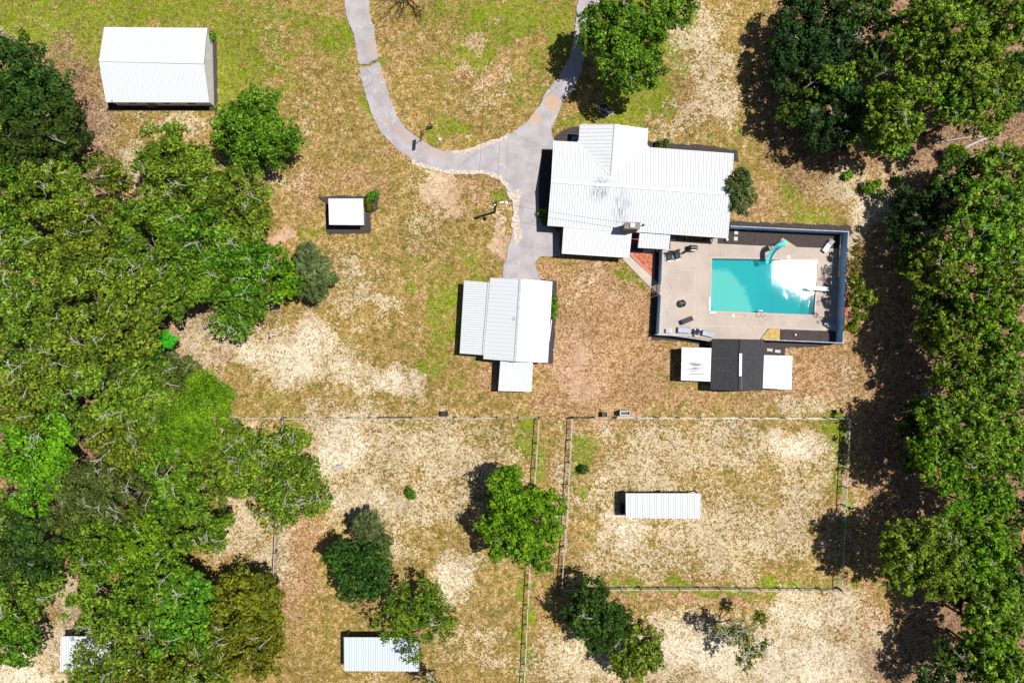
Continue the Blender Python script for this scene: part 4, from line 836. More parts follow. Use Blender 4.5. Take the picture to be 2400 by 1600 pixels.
# feeders by the paddock fences
def bin_(name, label, cat, px, py, d, h, m, rim=None):
    c = P(px, py, h); t = thing(name, label, cat, (c[0], c[1], 0)); x, y = d[0] / 2, d[1] / 2
    g = MB(); o = [(-x, -y), (x, -y), (x, y), (-x, y)]; i_ = [(a * .86, b * .8) for a, b in o]
    g.add([(c[0] + a, c[1] + b, -.05) for a, b in o] + [(c[0] + a, c[1] + b, h) for a, b in o] + [(c[0] + a, c[1] + b, h) for a, b in i_] + [(c[0] + a, c[1] + b, h - .22) for a, b in i_],
          [(k + 4 * j, (k + 1) % 4 + 4 * j, (k + 1) % 4 + 4 * (j + 1), k + 4 * (j + 1)) for j in range(3) for k in range(4)] + [(12, 13, 14, 15)]); g.build('box', m, t)
    if rim:
        g = MB()
        for k in range(4):
            a, b = o[k], o[(k + 1) % 4]; a = (a[0] * .97, a[1] * .94); b = (b[0] * .97, b[1] * .94); g.bar((c[0] + a[0], c[1] + a[1], h + .03), (c[0] + b[0], c[1] + b[1], h + .03), .08, .05)
        g.build('rim', rim, t)
    return t
bin_('feed_trough', 'black feed box hanging on the north fence of the west paddock', 'feed box', 1041, 970, (.75, .55), .75, M['black'])
bin_('feed_trough', 'plain black feed box at the east paddock fence, smaller than its neighbour', 'feed box', 1417, 971.5, (.6, .5), .7, M['black'])
bin_('hay_feeder', 'white rimmed dark hay feeder against the east paddock fence', 'hay feeder', 1465, 968, (1.15, .5), 1.1, simple('dark blue grey', (.06, .08, .11), None, 3, .5), M['white'])
slabbox('mounting_block', 'low pale mounting step under the white rimmed hay feeder', 'mounting block', 1470, 978, .35, (2.3, .3), M['rail'])

# ---------------- utility pole, lamp and cables ----------------
base = Vector(P(1158.5, 497)); top = Vector(P(1162.5, 473.5, 5.9)); base.z = -.2
up = thing('utility_pole', 'dark wooden utility pole with a lamp arm beside the driveway', 'utility pole', (base.x, base.y, 0))
g = MB(); g.tube([base, top], [.16, .12], 10); g.build('pole', M['darkwood'], up)
g = MB(); a = top - Vector((0, 0, .15)); e = Vector(P(1181, 475, 5.95)); g.tube([a, a.lerp(e, .5) + Vector((0, 0, .15)), e], .045, 6); g.build('lamp_arm', M['metal'], up)
g = MB(); g.lathe((e.x + .25, e.y, e.z - .12), [(.05, .2), (.16, .15), (.24, 0), (.2, -.08), (.02, -.1)], 14); g.build('lamp_head', M['white'], up, smooth=True)
g = MB(); g.lathe((top.x - .25, top.y - .1, 4.8), [(.05, 0), (.17, .02), (.17, .5), (.05, .52)], 10); g.build('transformer', M['metal'], up)
def cable(label, pts, sag, r=.014, n=18):
    g = MB(); out = []
    for i in range(len(pts) - 1):
        a, b = Vector(pts[i]), Vector(pts[i + 1])
        for k in range(n + (1 if i == len(pts) - 2 else 0)): t = k / n; c = a.lerp(b, t); c.z -= sag * 4 * t * (1 - t); out.append(c)
    g.tube(out, r, 5); return tag(g.build('power_cable', M['black']), label, 'cable')
cable('thin power cable running north from the utility pole over the driveway and lawn', [P(1162.5, 474, 5.8), P(1193, -40, 6.6)], .7)
cable('service cable from the utility pole across the house roof to the chimney', [P(1163, 475, 5.7), P(1465, 522, 4.6)], .45)
# basketball hoop
bh = thing('basketball_hoop', 'basketball hoop with a dark backboard facing the driveway bend', 'basketball hoop', P(1011, 299))
bs = Vector(P(1013, 300)); g = MB(); g.box((bs.x - .35, bs.y + .03, .06), (.6, .3, .16)); g.build('base', M['black'], bh, bevel=.02)
g = MB(); g.tube([(bs.x, bs.y, 0), (bs.x, bs.y, 2.2), P(1003, 306, 2.6), P(991, 315, 2.8)], .05, 8); g.build('pole', M['black'], bh)
a, b = P(987.5, 304, 2.9), P(985.5, 330, 2.9); g = MB(); g.bar((a[0], a[1], 2.75), (b[0], b[1], 2.75), .05, .85); g.build('backboard', M['darkwood'], bh)
c = P(981, 315, 2.6); g = MB(); g.tube([(c[0] + .22 * math.cos(k * .524), c[1] + .22 * math.sin(k * .524), 2.5) for k in range(13)], .014, 5); g.build('rim', simple('orange rim', (.5, .16, .05), None, 3, .5), bh)
c = P(1030.5, 327); g = MB(); g.lathe((c[0], c[1], 0), [(.17, 0), (.18, .12), (.15, .16), (.02, .17)], 18); tag(g.build('well_cap', M['white'], smooth=True), 'round white cap in the grass near the basketball hoop', 'well cap')
# windmill like ornament west of workshop
c = P(646, 786); t = thing('yard_windmill', 'small white windmill ornament on the tan sand below the grey cedar', 'windmill', c)
g = MB(); g.tube([(c[0], c[1], 0), (c[0], c[1], 1.3)], [.09, .05], 8); g.build('post', M['white'], t)
g = MB(); g.box((c[0] + .32, c[1] + .05, 1.3), (.65, .07, .12)); g.build('tail', M['white'], t); g = MB(); g.lathe((0, 0, 0), [(.26, -.02), (.28, .02), (.02, .03)], 14); g.v = [(c[0] - .12 + v[2] * 2, c[1] + v[0], 1.3 + v[1]) for v in g.v]; g.build('rotor', M['white'], t)
# wooden deck bench under the trees
for nm, lb, x, y, d, m in (('pallet', 'pale slatted pallet below the oaks, farther from the cedar', 622, 711, (1.0, 1.1), M['rail']), ('pallet', 'weathered slatted pallet beside the cedar shadow', 646, 722, (1.1, .8), M['wood'])):
    c = P(x, y); t = thing(nm, lb, 'pallet', (c[0], c[1], 0), 'pallets under the oaks'); g = MB()
    for k in range(7): g.box((c[0] - d[0] / 2 + d[0] * (k + .5) / 7, c[1], .14), (d[0] / 7 * .75, d[1], .03), -.05)
    g.build('slat', m, t); g = MB()
    for s in (-.42, 0, .42): g.box((c[0], c[1] + s * d[1], .06), (d[0], .08, .12), -.05)
    g.build('bearer', m, t)
# edged island bed by the house
isl = [(1401, 252), (1410, 243), (1421, 243), (1426, 251), (1436, 259), (1436, 267), (1428, 270), (1422, 277), (1414, 272), (1408, 264), (1402, 261)]
isl2 = []
for i in range(len(isl)):
    p0, p1, p2, p3 = [Vector(isl[(i + k) % len(isl)]) for k in (-1, 0, 1, 2)]
    for k in range(4): t_ = k / 4; isl2.append(.5 * ((2 * p1) + (p2 - p0) * t_ + (2 * p0 - 5 * p1 + 4 * p2 - p3) * t_ * t_ + (3 * p1 - 3 * p2 + p3 - p0) * t_ ** 3))
isl2 = [(v.x, v.y) for v in isl2]
t = thing('garden_bed', 'curvy island of dark mulch with white edging in front of the house', 'garden bed', P(1418, 262))
g = MB(); g.prism([P(*a) for a in isl2], -.1, .06); g.build('mulch', M['mulch'], t)
g = MB(); g.tube([P(a[0], a[1], .07) for a in isl2] + [P(isl2[0][0], isl2[0][1], .07)], .05, 6); g.build('edging', M['stone'], t)
# bits in the woods
c = P(2153, 884, .2); t = thing('tractor_tyre', 'pale rimmed tyre lying in the leaf litter at the pine edge', 'tyre', (c[0], c[1], 0)); g = MB()
g.lathe((c[0], c[1], .0), [(.16, 0), (.27, 0), (.3, .1), (.27, .2), (.16, .2), (.14, .1)], 20); g.build('tread', M['lightgrey'], t, smooth=True)
bin_('water_trough', 'blue plastic tub among the pines below the pale tyre', 'trough', 2173, 926, (.9, .7), .5, simple('faded blue plastic', (.18, .28, .45), None, 2, .5), M['lightgrey'])
c = P(1850, 348); slabbox('old_boat_hull', 'overturned grey blue dinghy in the shade at the north pines', 'dinghy', 1917, 340, .4, (1.6, .5), simple('faded hull', (.3, .4, .48), None, 2, .6), .55, .15)
c = P(2018, 432); g = MB(); g.lathe((c[0], c[1], -.05), [(.2, 0), (.22, .4), (.2, .42), (.02, .42)], 14); tag(g.build('tree_stump', M['rail']), 'pale cut stump beside a green shrub on the east track', 'stump')
for i, (x0, y0, x1, y1, r_, lb) in enumerate(((2250, 352, 2345, 312, .16, 'thick bleached trunk lying at the edge of the east pines'), (2190, 335, 2330, 318, .07, 'thin bleached trunk fallen alongside the thicker one at the east pines'), (2205, 1470, 2290, 1535, .07, 'dark slender trunk fallen on sand under the south east pines'))):
    a, b = P(x0, y0, .2), P(x1, y1, .35); g = MB(); mid = lerp(a, b, .5); g.tube([a, (mid[0], mid[1] + .15, mid[2]), b], [r_, r_ * .85, r_ * .5], 8)
    for k in range(6): u = rr.uniform(.4, 1); c = lerp(a, b, u); an = rr.uniform(-1, 1); g.tube([c, (c[0] + math.cos(an) * .8, c[1] + math.sin(an) * .8, c[2] + .2), (c[0] + math.cos(an + .3) * 1.6, c[1] + math.sin(an + .3) * 1.6, c[2] + .1)], [r_ * .3, r_ * .2, .01], 5)
    tag(g.build('fallen_log', M['twig'] if i < 2 else M['darktwig']), lb, 'log', 'fallen trunks at the east pines' if i < 2 else None)
c = P(792, 1100, .2); g = MB(); g.tube([P(781, 1097, .1), P(802, 1092, .2)], .22, 8); tag(g.build('plastic_drum', M['lightgrey']), 'pale plastic drum on the sand at the crown edge of the round oak', 'drum')
# ---------------- trees ----------------
def leaves_arr(cent, pr, dens, size, g, up=.3, asp=1.0, curl=0.0, axis=None):
    """cent (k,3) puff centres, pr (k,) radii -> leaf quads"""
    k = len(cent); cnt = np.maximum(3, (dens * pr ** 2).astype(int)); ix = np.repeat(np.arange(k), cnt); n = len(ix)
    d = g.normal(size=(n, 3)); d[:, 2] = np.abs(d[:, 2]) * 1.0 - .35 * g.random(n); d /= np.linalg.norm(d, axis=1)[:, None]
    p = cent[ix] + d * (pr[ix] * (.55 + .5 * g.random(n) ** .6))[:, None] * np.array([1, 1, .75])
    nm = d * 1.3 + g.normal(size=(n, 3)) * .5; nm[:, 2] += up; nm /= np.linalg.norm(nm, axis=1)[:, None]
    rv = g.normal(size=(n, 3)) * (1 if axis is None else .45)
    if axis is not None: rv = rv + np.cross(p - np.array(axis), [0, 0, 1.0]) / (np.linalg.norm(p - np.array(axis), axis=1)[:, None] + .1)
    a = np.cross(nm, rv); a /= np.linalg.norm(a, axis=1)[:, None]; b = np.cross(nm, a)
    s = (size * (.6 + .8 * g.random(n)))[:, None]
    V = np.stack([p - a * s * .5 * asp, p - b * s * .35, p + a * s * .5 * asp, p + b * s * .35], 1)
    V[:, 0] -= nm * s * .12; V[:, 2] -= nm * s * .12
    return V.reshape(-1, 3)
STY = {   # leaf size, leaf density, puff radius, puff count factor, aspect, vertical ratio, gap
 'oak': (.29, 150, .68, 1.0, 1.1, .66, .09), 'round': (.28, 160, .7, 1.25, 1.1, .8, .04), 'pine': (.27, 150, .52, 1.05, 1.4, .85, .10),
 'sparse': (.26, 120, .52, .95, 1.0, .5, .18), 'cedar': (.16, 240, .55, 1.8, 4.2, .6, .0), 'fine': (.19, 250, .7, 1.4, 1.1, .5, .0), 'dark': (.28, 150, .65, 1.2, 1.2, .75, .05)}
ntree = 0
WEST = 'oaks of the western wood'; EAST = 'pines of the eastern wood'
def make_tree(name, label, cat, lobes, hc, lm, style='oak', group=None, bark='bark', twigs=0, trunk_h=None, seed=None):
    """lobes: (px, py, r_px[, dh]) crown lobes as seen in the photo; hc: height of crown centre"""
    global ntree; ntree += 1; g = np.random.default_rng(seed or (100 + ntree * 7)); size, dens, prad, cf, asp, vr, gap = STY[style]
    W = []; kr = 1.12 if group == WEST else 1.1 if group == EAST else 1.04
    for l in lobes:
        h = hc + (l[3] if len(l) > 3 else 0); c = P(l[0], l[1], h); W.append((c[0], c[1], h, l[2] * kr / 1600 * (H - h)))
    bx = sum(a[0] * a[3] for a in W) / sum(a[3] for a in W); by = sum(a[1] * a[3] for a in W) / sum(a[3] for a in W)
    t = thing(name, label, cat, (bx, by, 0), group); CC = []; PR = []
    for (x, y, h, r) in W:
        n = int(cf * 14 * (r / prad) ** 2 / 8 / min(1.3, max(.45, r / 4)) ** 1.5) + 10
        ph = g.random(6) * 6.28; d = g.normal(size=(n * 2, 3)); d[:, 2] = np.abs(d[:, 2]) * .9 - .15; d /= np.linalg.norm(d, axis=1)[:, None]
        th = np.arctan2(d[:, 1], d[:, 0]); el_ = 1 + .11 * np.sin(3 * th + ph[0]) + .10 * np.sin(5 * th + ph[1]) + .08 * np.sin(8 * th + ph[2])
        u = (.40 + .58 * g.random(n * 2) ** .7) * el_; zz = vr * r * (.9 + .25 * np.sin(4 * th + ph[3]))
        hj = g.normal(size=n * 2) * .38 * min(1, r / 3)
        c = np.stack([x + d[:, 0] * u * (r - prad * .25), y + d[:, 1] * u * (r - prad * .25), h + d[:, 2] * u * zz + hj], 1)
        keep = (np.sin(c[:, 0] * 1.1 + ph[4]) * np.sin(c[:, 1] * 1.3 + ph[5]) + g.normal(size=n * 2) * .25) < 1.0 - gap * 3
        if style in ('cedar',): keep[:] = True
        c = c[keep][:n]; CC.append(c); PR.append(prad * (.6 + .8 * g.random(len(c))) * min(1.3, max(.45, r / 4)))
        # inner fill so that the crown is not hollow
        m = max(4, n // 3); a = g.random(m) * 6.28; q_ = np.sqrt(g.random(m)) * .85
        CC.append(np.stack([x + np.cos(a) * q_ * r, y + np.sin(a) * q_ * r, h - .45 * vr * r + g.random(m) * .2 * r], 1)); PR.append(np.full(m, prad * .9) * min(1.3, max(.45, r / 4)))
    CC = np.concatenate(CC); PR = np.concatenate(PR); CC[:, 2] = np.maximum(CC[:, 2], .3)
    V = leaves_arr(CC, PR, dens, size, g, asp=asp, axis=(bx, by, hc - 1) if style == 'cedar' else None); F = np.arange(len(V)).reshape(-1, 4)
    np_mesh('crown', V, F, LEAF[lm], t, (bx, by, 0))
    # trunk and limbs
    b = MB(); top_r = sum(a[3] for a in W) / len(W); base_z = max(.4, hc - top_r * vr * 1.1)
    tr = max(.05, min(.32, top_r * .055)); lean = (g.random(2) - .5) * .5
    fork = Vector((bx + lean[0], by + lean[1], base_z)); b.tube([(bx, by, -.2), (bx + lean[0] * .4, by + lean[1] * .4, base_z * .5), fork], [tr * 1.25, tr, tr * .85], 7)
    lim = []
    for (x, y, h, r) in W:
        k = 4 if len(W) > 2 else 7
        for j in range(k):
            an = j * 6.28 / k + g.random() * .8; rad = r * (.35 + .3 * g.random()); e = Vector((x + math.cos(an) * rad, y + math.sin(an) * rad, h + r * vr * (-.2 + .3 * g.random())))
            m = fork.lerp(e, .5) + Vector(((g.random() - .5) * .8, (g.random() - .5) * .8, .1 * r)); b.tube([fork, m, e], [tr * .5, tr * .32, .03], 5); lim.append((m, e))
    b.build('trunk', M[bark], t)
    if twigs:
        for j in range(int(twigs * .7 + .5)):
            b = MB(); x, y, h, r = W[int(g.integers(len(W)))]; an = g.random() * 6.28; rad = r * .8 * math.sqrt(g.random())
            zt = h + vr * r * math.sqrt(max(.05, 1 - (rad / r) ** 2)) * .95 + .15
            o = Vector((x + math.cos(an) * rad, y + math.sin(an) * rad, zt)); dr = g.random() * 6.28; ln = .4 + 1.0 * g.random() ** 1.5
            e = o + Vector((math.cos(dr) * ln, math.sin(dr) * ln, .35)); s0 = o - Vector((math.cos(dr) * .4, math.sin(dr) * .4, .5)); mid = o.lerp(e, .5) + Vector(((g.random() - .5) * .3, (g.random() - .5) * .3, .1))
            b.tube([s0, o, mid, e], [.035, .032, .025, .01], 4)
            for kk in range(2 + int(g.integers(4))):
                u = .1 + .8 * g.random(); c = o.lerp(e, u); a2 = dr + (1 if g.random() < .5 else -1) * (.5 + .7 * g.random()); l2 = ln * (.25 + .35 * g.random())
                c2 = c + Vector((math.cos(a2) * l2, math.sin(a2) * l2, .1 + .2 * g.random())); b.tube([c, c2], [.026, .01], 4)
                a3 = a2 + (g.random() - .5) * 1.6; b.tube([c.lerp(c2, .6), c.lerp(c2, .6) + Vector((math.cos(a3) * l2 * .5, math.sin(a3) * l2 * .5, .1))], [.016, .008], 3)
            b.build('bare_branch', M['twig'], t)
    return t
WEST = 'oaks of the western wood'; EAST = 'pines of the eastern wood'
# name, label, lobes, height, leaf, style, group, bark, twigs
T = [
 ('oak_tree', 'deep green oak rising at the wood edge beside the bright north west lawn', [(35, 170, 80), (10, 110, 30), (90, 230, 80)], 6.5, 'dark', 'dark', WEST, 3),
 ('oak_tree', 'deep green oak whose shadow meets the sandy ground south of the big barn', [(130, 310, 75), (70, 330, 80)], 6, 'dark', 'dark', WEST, 3),
 ('oak_tree', 'dark oak on the frame edge below the deep green lawn edge oak', [(0, 300, 70), (10, 380, 50)], 5.5, 'green', 'dark', WEST, 3),
 ('oak_tree', 'olive oak on the frame edge west of the first bare clearing', [(20, 460, 70)], 6, 'green', 'oak', WEST, 4),
 ('oak_tree', 'dense olive oak just west of the round sandy clearing', [(120, 450, 75), (165, 430, 50)], 6.5, 'oak', 'oak', WEST, 6),
 ('oak_tree', 'thin leaved oak letting sand show through, north of the round sandy clearing', [(245, 400, 45), (280, 415, 35)], 4.5, 'oak', 'sparse', WEST, 4),
 ('oak_tree', 'small crowned oak poking north toward the big barn', [(395, 335, 55), (350, 380, 40)], 5.5, 'oak', 'oak', WEST, 4),
 ('oak_tree', 'wide oak south west of the dark cone shaped tree', [(430, 430, 95), (380, 480, 60)], 6.5, 'oak', 'oak', WEST, 8),
 ('oak_tree', 'oak with a ragged east side facing the small garden shed', [(545, 480, 85), (585, 530, 50)], 6, 'oak', 'oak', WEST, 9),
 ('oak_tree', 'oak with bleached twigs just south of the round sandy clearing', [(210, 530, 80)], 6, 'oak', 'oak', WEST, 9),
 ('oak_tree', 'fresh green oak in the middle of the wood level with the garden shed', [(350, 560, 90), (330, 620, 60)], 7, 'green', 'oak', WEST, 9),
 ('oak_tree', 'broad oak of mid green west of the garden shed', [(460, 570, 85)], 6.8, 'green', 'oak', WEST, 8),
 ('oak_tree', 'bright oak lobe reaching toward the grey cedar', [(560, 620, 70), (600, 600, 50)], 6, 'green', 'oak', WEST, 8),
 ('oak_tree', 'olive oak at the frame edge above the pale gap in the wood', [(20, 560, 65)], 5.5, 'oak', 'oak', WEST, 6),
 ('oak_tree', 'oak beside the pale sandy gap deep in the wood', [(120, 610, 60), (160, 660, 50)], 5.5, 'oak', 'oak', WEST, 7),
 ('oak_tree', 'dull oak below the pale gap on the frame edge', [(40, 690, 75)], 6.2, 'oak', 'oak', WEST, 8),
 ('oak_tree', 'olive oak in the heart of the wood, level with the workshop top', [(200, 700, 85)], 6.8, 'oak', 'oak', WEST, 8),
 ('oak_tree', 'oak with a tangle of white branches at its north side', [(320, 680, 80), (370, 640, 50)], 7, 'oak', 'oak', WEST, 12),
 ('oak_tree', 'fresh green oak above the tan clearing, west of the pallets', [(430, 660, 75), (480, 640, 60)], 6.5, 'green', 'oak', WEST, 10),
 ('oak_tree', 'thin oak limb hanging over the tan clearing with long bleached branches', [(555, 720, 55), (520, 760, 35), (560, 770, 30)], 5, 'green', 'sparse', WEST, 10),
 ('oak_tree', 'green oak directly behind the two slatted pallets', [(585, 680, 60), (640, 610, 40)], 5.5, 'green', 'oak', WEST, 6),
 ('oak_tree', 'olive oak at the frame edge level with the workshop roof', [(50, 810, 80)], 6.4, 'oak', 'oak', WEST, 7),
 ('oak_tree', 'crowded olive oak west of the lime coloured sapling', [(175, 810, 80)], 6.8, 'oak', 'oak', WEST, 8),
 ('oak_tree', 'oak shading the lime coloured sapling from the west', [(300, 780, 75), (330, 730, 50)], 6.6, 'oak', 'oak', WEST, 7),
 ('oak_tree', 'oak standing in shadow south west of the lime coloured sapling', [(290, 860, 60), (340, 870, 45)], 5, 'dark', 'oak', WEST, 5),
 ('oak_tree', 'olive oak at the frame edge above the dark hollow in the wood', [(70, 920, 85)], 6.6, 'oak', 'oak', WEST, 8),
 ('oak_tree', 'oak with bleached branches east of the dark hollow', [(210, 930, 75)], 6.8, 'oak', 'oak', WEST, 9),
 ('oak_tree', 'oak with a pale forked branch west of the smooth bright oak', [(330, 930, 80), (370, 970, 55)], 7, 'oak', 'oak', WEST, 14),
 ('oak_tree', 'olive oak crown touching the tan sand south of the lime sapling', [(410, 890, 60), (450, 890, 45)], 6, 'dull', 'oak', WEST, 6),
 ('oak_tree', 'smooth bright green oak bulging east toward the paddock fence end', [(475, 950, 68), (430, 1010, 70), (505, 930, 40), (470, 905, 35)], 7, 'bright', 'fine', WEST, 2),
 ('oak_tree', 'bright oak on the frame edge south of the dark hollow', [(70, 1060, 85), (130, 1010, 50)], 6.6, 'bright', 'oak', WEST, 6),
 ('oak_tree', 'bright oak lobe west of the small reddish opening', [(120, 1100, 60), (90, 1160, 50)], 6.4, 'bright', 'oak', WEST, 4),
 ('oak_tree', 'oak with white snags beside the small reddish opening in the wood', [(260, 1010, 60), (310, 1040, 60)], 6.6, 'oak', 'oak', WEST, 12),
 ('oak_tree', 'dull grey green oak south of the small reddish opening', [(205, 1140, 70), (190, 1190, 60)], 6.6, 'dull', 'fine', WEST, 7),
 ('oak_tree', 'dull leaved oak between two bright oaks', [(300, 1160, 65)], 6.4, 'dull', 'oak', WEST, 8),
 ('oak_tree', 'fresh oak south of the smooth bright oak', [(390, 1100, 75), (410, 1180, 60)], 6.6, 'green', 'oak', WEST, 8),
 ('oak_tree', 'oak with a tall bleached snag on the frame edge', [(10, 1210, 55)], 5, 'green', 'sparse', WEST, 12),
 ('oak_tree', 'dark oak in the hollow on the west frame edge above the sandy track', [(60, 1290, 80)], 5.8, 'dark', 'oak', WEST, 8),
 ('oak_tree', 'bright leaved oak north of the shadowed track bend', [(215, 1270, 75), (240, 1310, 50)], 6.5, 'green', 'oak', WEST, 5),
 ('oak_tree', 'bright oak directly above the shadowed track bend', [(320, 1260, 65), (290, 1310, 40)], 6.2, 'bright', 'oak', WEST, 5),
 ('oak_tree', 'oak at the wood edge facing the orange sand strip', [(470, 1220, 65), (500, 1260, 35)], 5.8, 'green', 'oak', WEST, 8),
 ('oak_tree', 'low oak filling the gap between the bright oaks and the orange sand', [(395, 1280, 50)], 5, 'green', 'oak', WEST, 5),
 ('oak_tree', 'round spreading oak dotted with white twigs on the paddock corner', [(640, 1110, 85), (700, 1140, 70), (600, 1060, 60), (650, 1190, 55), (740, 1170, 40), (680, 1040, 45)], 5.6, 'oak', 'sparse', WEST, 40),
 ('oak_tree', 'thin oak between the smooth bright oak and the round spreading oak', [(540, 1050, 55), (520, 1110, 60)], 5.4, 'oak', 'oak', WEST, 10),
 ('oak_tree', 'olive oak on the west frame edge beside the sandy track', [(40, 1400, 65), (110, 1370, 40)], 5.5, 'oak', 'oak', WEST, 12),
 ('oak_tree', 'green oak in the south west corner beside the sandy track', [(30, 1510, 60), (20, 1460, 50)], 5.2, 'green', 'oak', WEST, 8),
 ('oak_tree', 'oak east of the sandy track, north of the hidden shelter', [(235, 1415, 66)], 6, 'oak', 'oak', WEST, 6),
 ('oak_tree', 'dark green oak north east of the hidden shelter', [(340, 1400, 75), (400, 1370, 55)], 6.4, 'green', 'dark', WEST, 6),
 ('oak_tree', 'thin oak draped over the hidden white shelter', [(215, 1505, 40), (262, 1470, 46), (300, 1540, 36)], 6, 'oak', 'sparse', WEST, 6),
 ('oak_tree', 'olive oak covering the east end of the hidden shelter', [(330, 1510, 75)], 6.4, 'oak', 'oak', WEST, 8),
 ('oak_tree', 'deep green oak between the hidden shelter and the yellowish oak', [(430, 1450, 70), (450, 1390, 55)], 6.4, 'green', 'dark', WEST, 6),
 ('oak_tree', 'yellowish oak at the wood edge across the grass from the pale blue shelter', [(570, 1420, 75), (610, 1400, 55), (530, 1480, 50)], 6, 'yellow', 'oak', WEST, 6),
 ('oak_tree', 'yellowish oak on the south frame edge nearest the pale blue shelter', [(590, 1520, 75), (620, 1480, 45)], 5.8, 'yellow', 'oak', WEST, 8),
 ('oak_tree', 'olive oak on the south frame edge behind the yellowish oaks', [(480, 1550, 75)], 6, 'oak', 'oak', WEST, 9),
 ('oak_tree', 'olive oak on the south frame edge south east of the hidden shelter', [(370, 1590, 70)], 5.8, 'yellow', 'oak', WEST, 8),
 ('oak_tree', 'low oak on the south frame edge below the hidden shelter', [(200, 1590, 60), (270, 1600, 50)], 4.6, 'oak', 'sparse', WEST, 4),
 ('magnolia_tree', 'dark glossy cone shaped tree standing free between the big barn and the wood', [(600, 270, 65), (560, 300, 60), (650, 320, 50), (600, 330, 72), (690, 330, 28), (530, 330, 32), (590, 230, 30)], 4.2, 'green', 'round', None, 0),
 ('cedar_tree', 'feathery grey green cedar beside the two pallets', [(735, 640, 48), (720, 600, 32), (735, 670, 36)], 3.4, 'cedar', 'cedar', None, 0),
 ('oak_tree', 'small bright green oak tucked against the feathery cedar', [(690, 655, 40), (665, 680, 32), (665, 630, 30)], 3.6, 'bright', 'round', None, 0),
 ('sapling', 'vivid lime coloured sapling at the wood edge', [(382, 795, 22), (362, 820, 20), (400, 800, 16), (370, 838, 14)], 4.5, 'lime', 'fine', None, 0),
 ('cedar_tree', 'little blue green cedar just below the lime coloured sapling', [(403, 845, 20)], 2.2, 'cedar', 'cedar', None, 0),
 ('maple_tree', 'bright green maple overhanging the sandy lane between the paddocks', [(1200, 1180, 65), (1250, 1210, 60), (1180, 1130, 42), (1150, 1240, 38), (1220, 1270, 50), (1270, 1305, 34), (1298, 1180, 34), (1290, 1240, 34), (1165, 1290, 26), (1205, 1110, 24)], 5.2, 'bright', 'round', None, 2),
 ('pine_tree', 'dark feathery pine at the top of the central paddock clump', [(862, 1235, 38), (885, 1275, 36)], 4.2, 'cedar', 'cedar', None, 0),
 ('oak_tree', 'deep green oak of the central paddock clump, south of its dark pine', [(820, 1320, 55), (870, 1340, 50), (830, 1370, 45), (865, 1300, 48), (790, 1300, 34), (885, 1370, 36)], 4.6, 'dark', 'round', None, 0),
 ('oak_tree', 'olive oak leaning over the pale blue roofed shelter', [(960, 1420, 55), (1010, 1420, 48), (920, 1460, 50), (985, 1480, 45), (1000, 1380, 34), (965, 1530, 30), (1040, 1470, 32), (1050,1440,26)], 4.8, 'green', 'sparse', None, 8),
 ('oak_tree', 'dark oak at the foot of the lane south of the east paddock', [(1385, 1395, 45), (1400, 1440, 62), (1360, 1440, 45), (1430, 1470, 50), (1400, 1500, 35), (1450, 1440, 30)], 4.6, 'dark', 'round', None, 3),
 ('oak_tree', 'olive oak touching the dark lane oak on its south east side', [(1505, 1500, 48), (1520, 1540, 38), (1480, 1560, 42), (1450, 1550, 28)], 4.0, 'oak', 'round', None, 4),
 ('oak_tree', 'half dead oak with bare grey limbs south of the east paddock', [(1770, 1510, 38), (1750, 1540, 30), (1720, 1490, 30), (1780, 1450, 22), (1690, 1480, 20), (1740, 1470, 25)], 4.8, 'yellow', 'sparse', None, 42),
 ('pecan_tree', 'large tree overhanging the driveway arm north of the house', [(1450, 60, 72), (1400, 50, 50), (1500, 110, 60), (1450, 140, 60), (1510, 170, 45), (1540, 40, 55), (1390, 100, 35), (1590, 20, 45), (1470, 190, 38)], 6.2, 'green', 'round', None, 9),
 ('cedar_tree', 'small feathery cedar at the east end of the house roof', [(1734, 435, 34), (1738, 470, 32), (1738, 410, 18)], 3.6, 'cedar', 'cedar', None, 0),
 ('twiggy_tree', 'bare twigged tree on the south frame edge east of the pale blue shelter', [(1010, 1610, 30)], 4, 'oak', 'sparse', None, 16),
 # eastern wood
 ('pine_tree', 'tall light green pine nearest the bare sand patch north east of the house', [(2105, 235, 62), (2080, 290, 45), (2125, 300, 40), (2060, 230, 35)], 8.6, 'pine', 'pine', EAST, 4),
 ('pine_tree', 'tall bright pine at the top of the eastern wood', [(2230, 50, 75), (2180, 30, 50)], 9.6, 'pine', 'pine', EAST, 2),
 ('pine_tree', 'bright pine in the north east frame corner', [(2350, 50, 75), (2310, 90, 50)], 9.8, 'pine', 'pine', EAST, 2),
 ('pine_tree', 'bright pine between the corner pine and the sand clearing', [(2300, 180, 78), (2240, 150, 55)], 9.6, 'pine', 'pine', EAST, 3),
 ('pine_tree', 'bright pine just north of the bleached fallen trunks', [(2310, 265, 60), (2260, 240, 45)], 9, 'pine', 'pine', EAST, 2),
 ('pine_tree', 'pine between the light green pine and the tall bright pine', [(2170, 130, 55)], 8.2, 'pine', 'pine', EAST, 3),
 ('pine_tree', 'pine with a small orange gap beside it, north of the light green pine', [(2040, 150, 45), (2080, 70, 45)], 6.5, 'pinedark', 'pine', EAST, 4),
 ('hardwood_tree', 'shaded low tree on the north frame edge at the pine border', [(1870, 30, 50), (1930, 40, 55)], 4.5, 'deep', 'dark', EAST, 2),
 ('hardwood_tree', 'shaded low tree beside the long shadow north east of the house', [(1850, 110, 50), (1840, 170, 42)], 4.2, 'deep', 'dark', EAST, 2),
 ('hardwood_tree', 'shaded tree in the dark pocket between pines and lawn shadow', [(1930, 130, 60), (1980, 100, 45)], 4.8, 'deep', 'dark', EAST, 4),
 ('hardwood_tree', 'shaded tree south of the dark pocket, north of the sandy track', [(1880, 230, 55), (1850, 260, 35)], 4.2, 'pinedark', 'dark', EAST, 3),
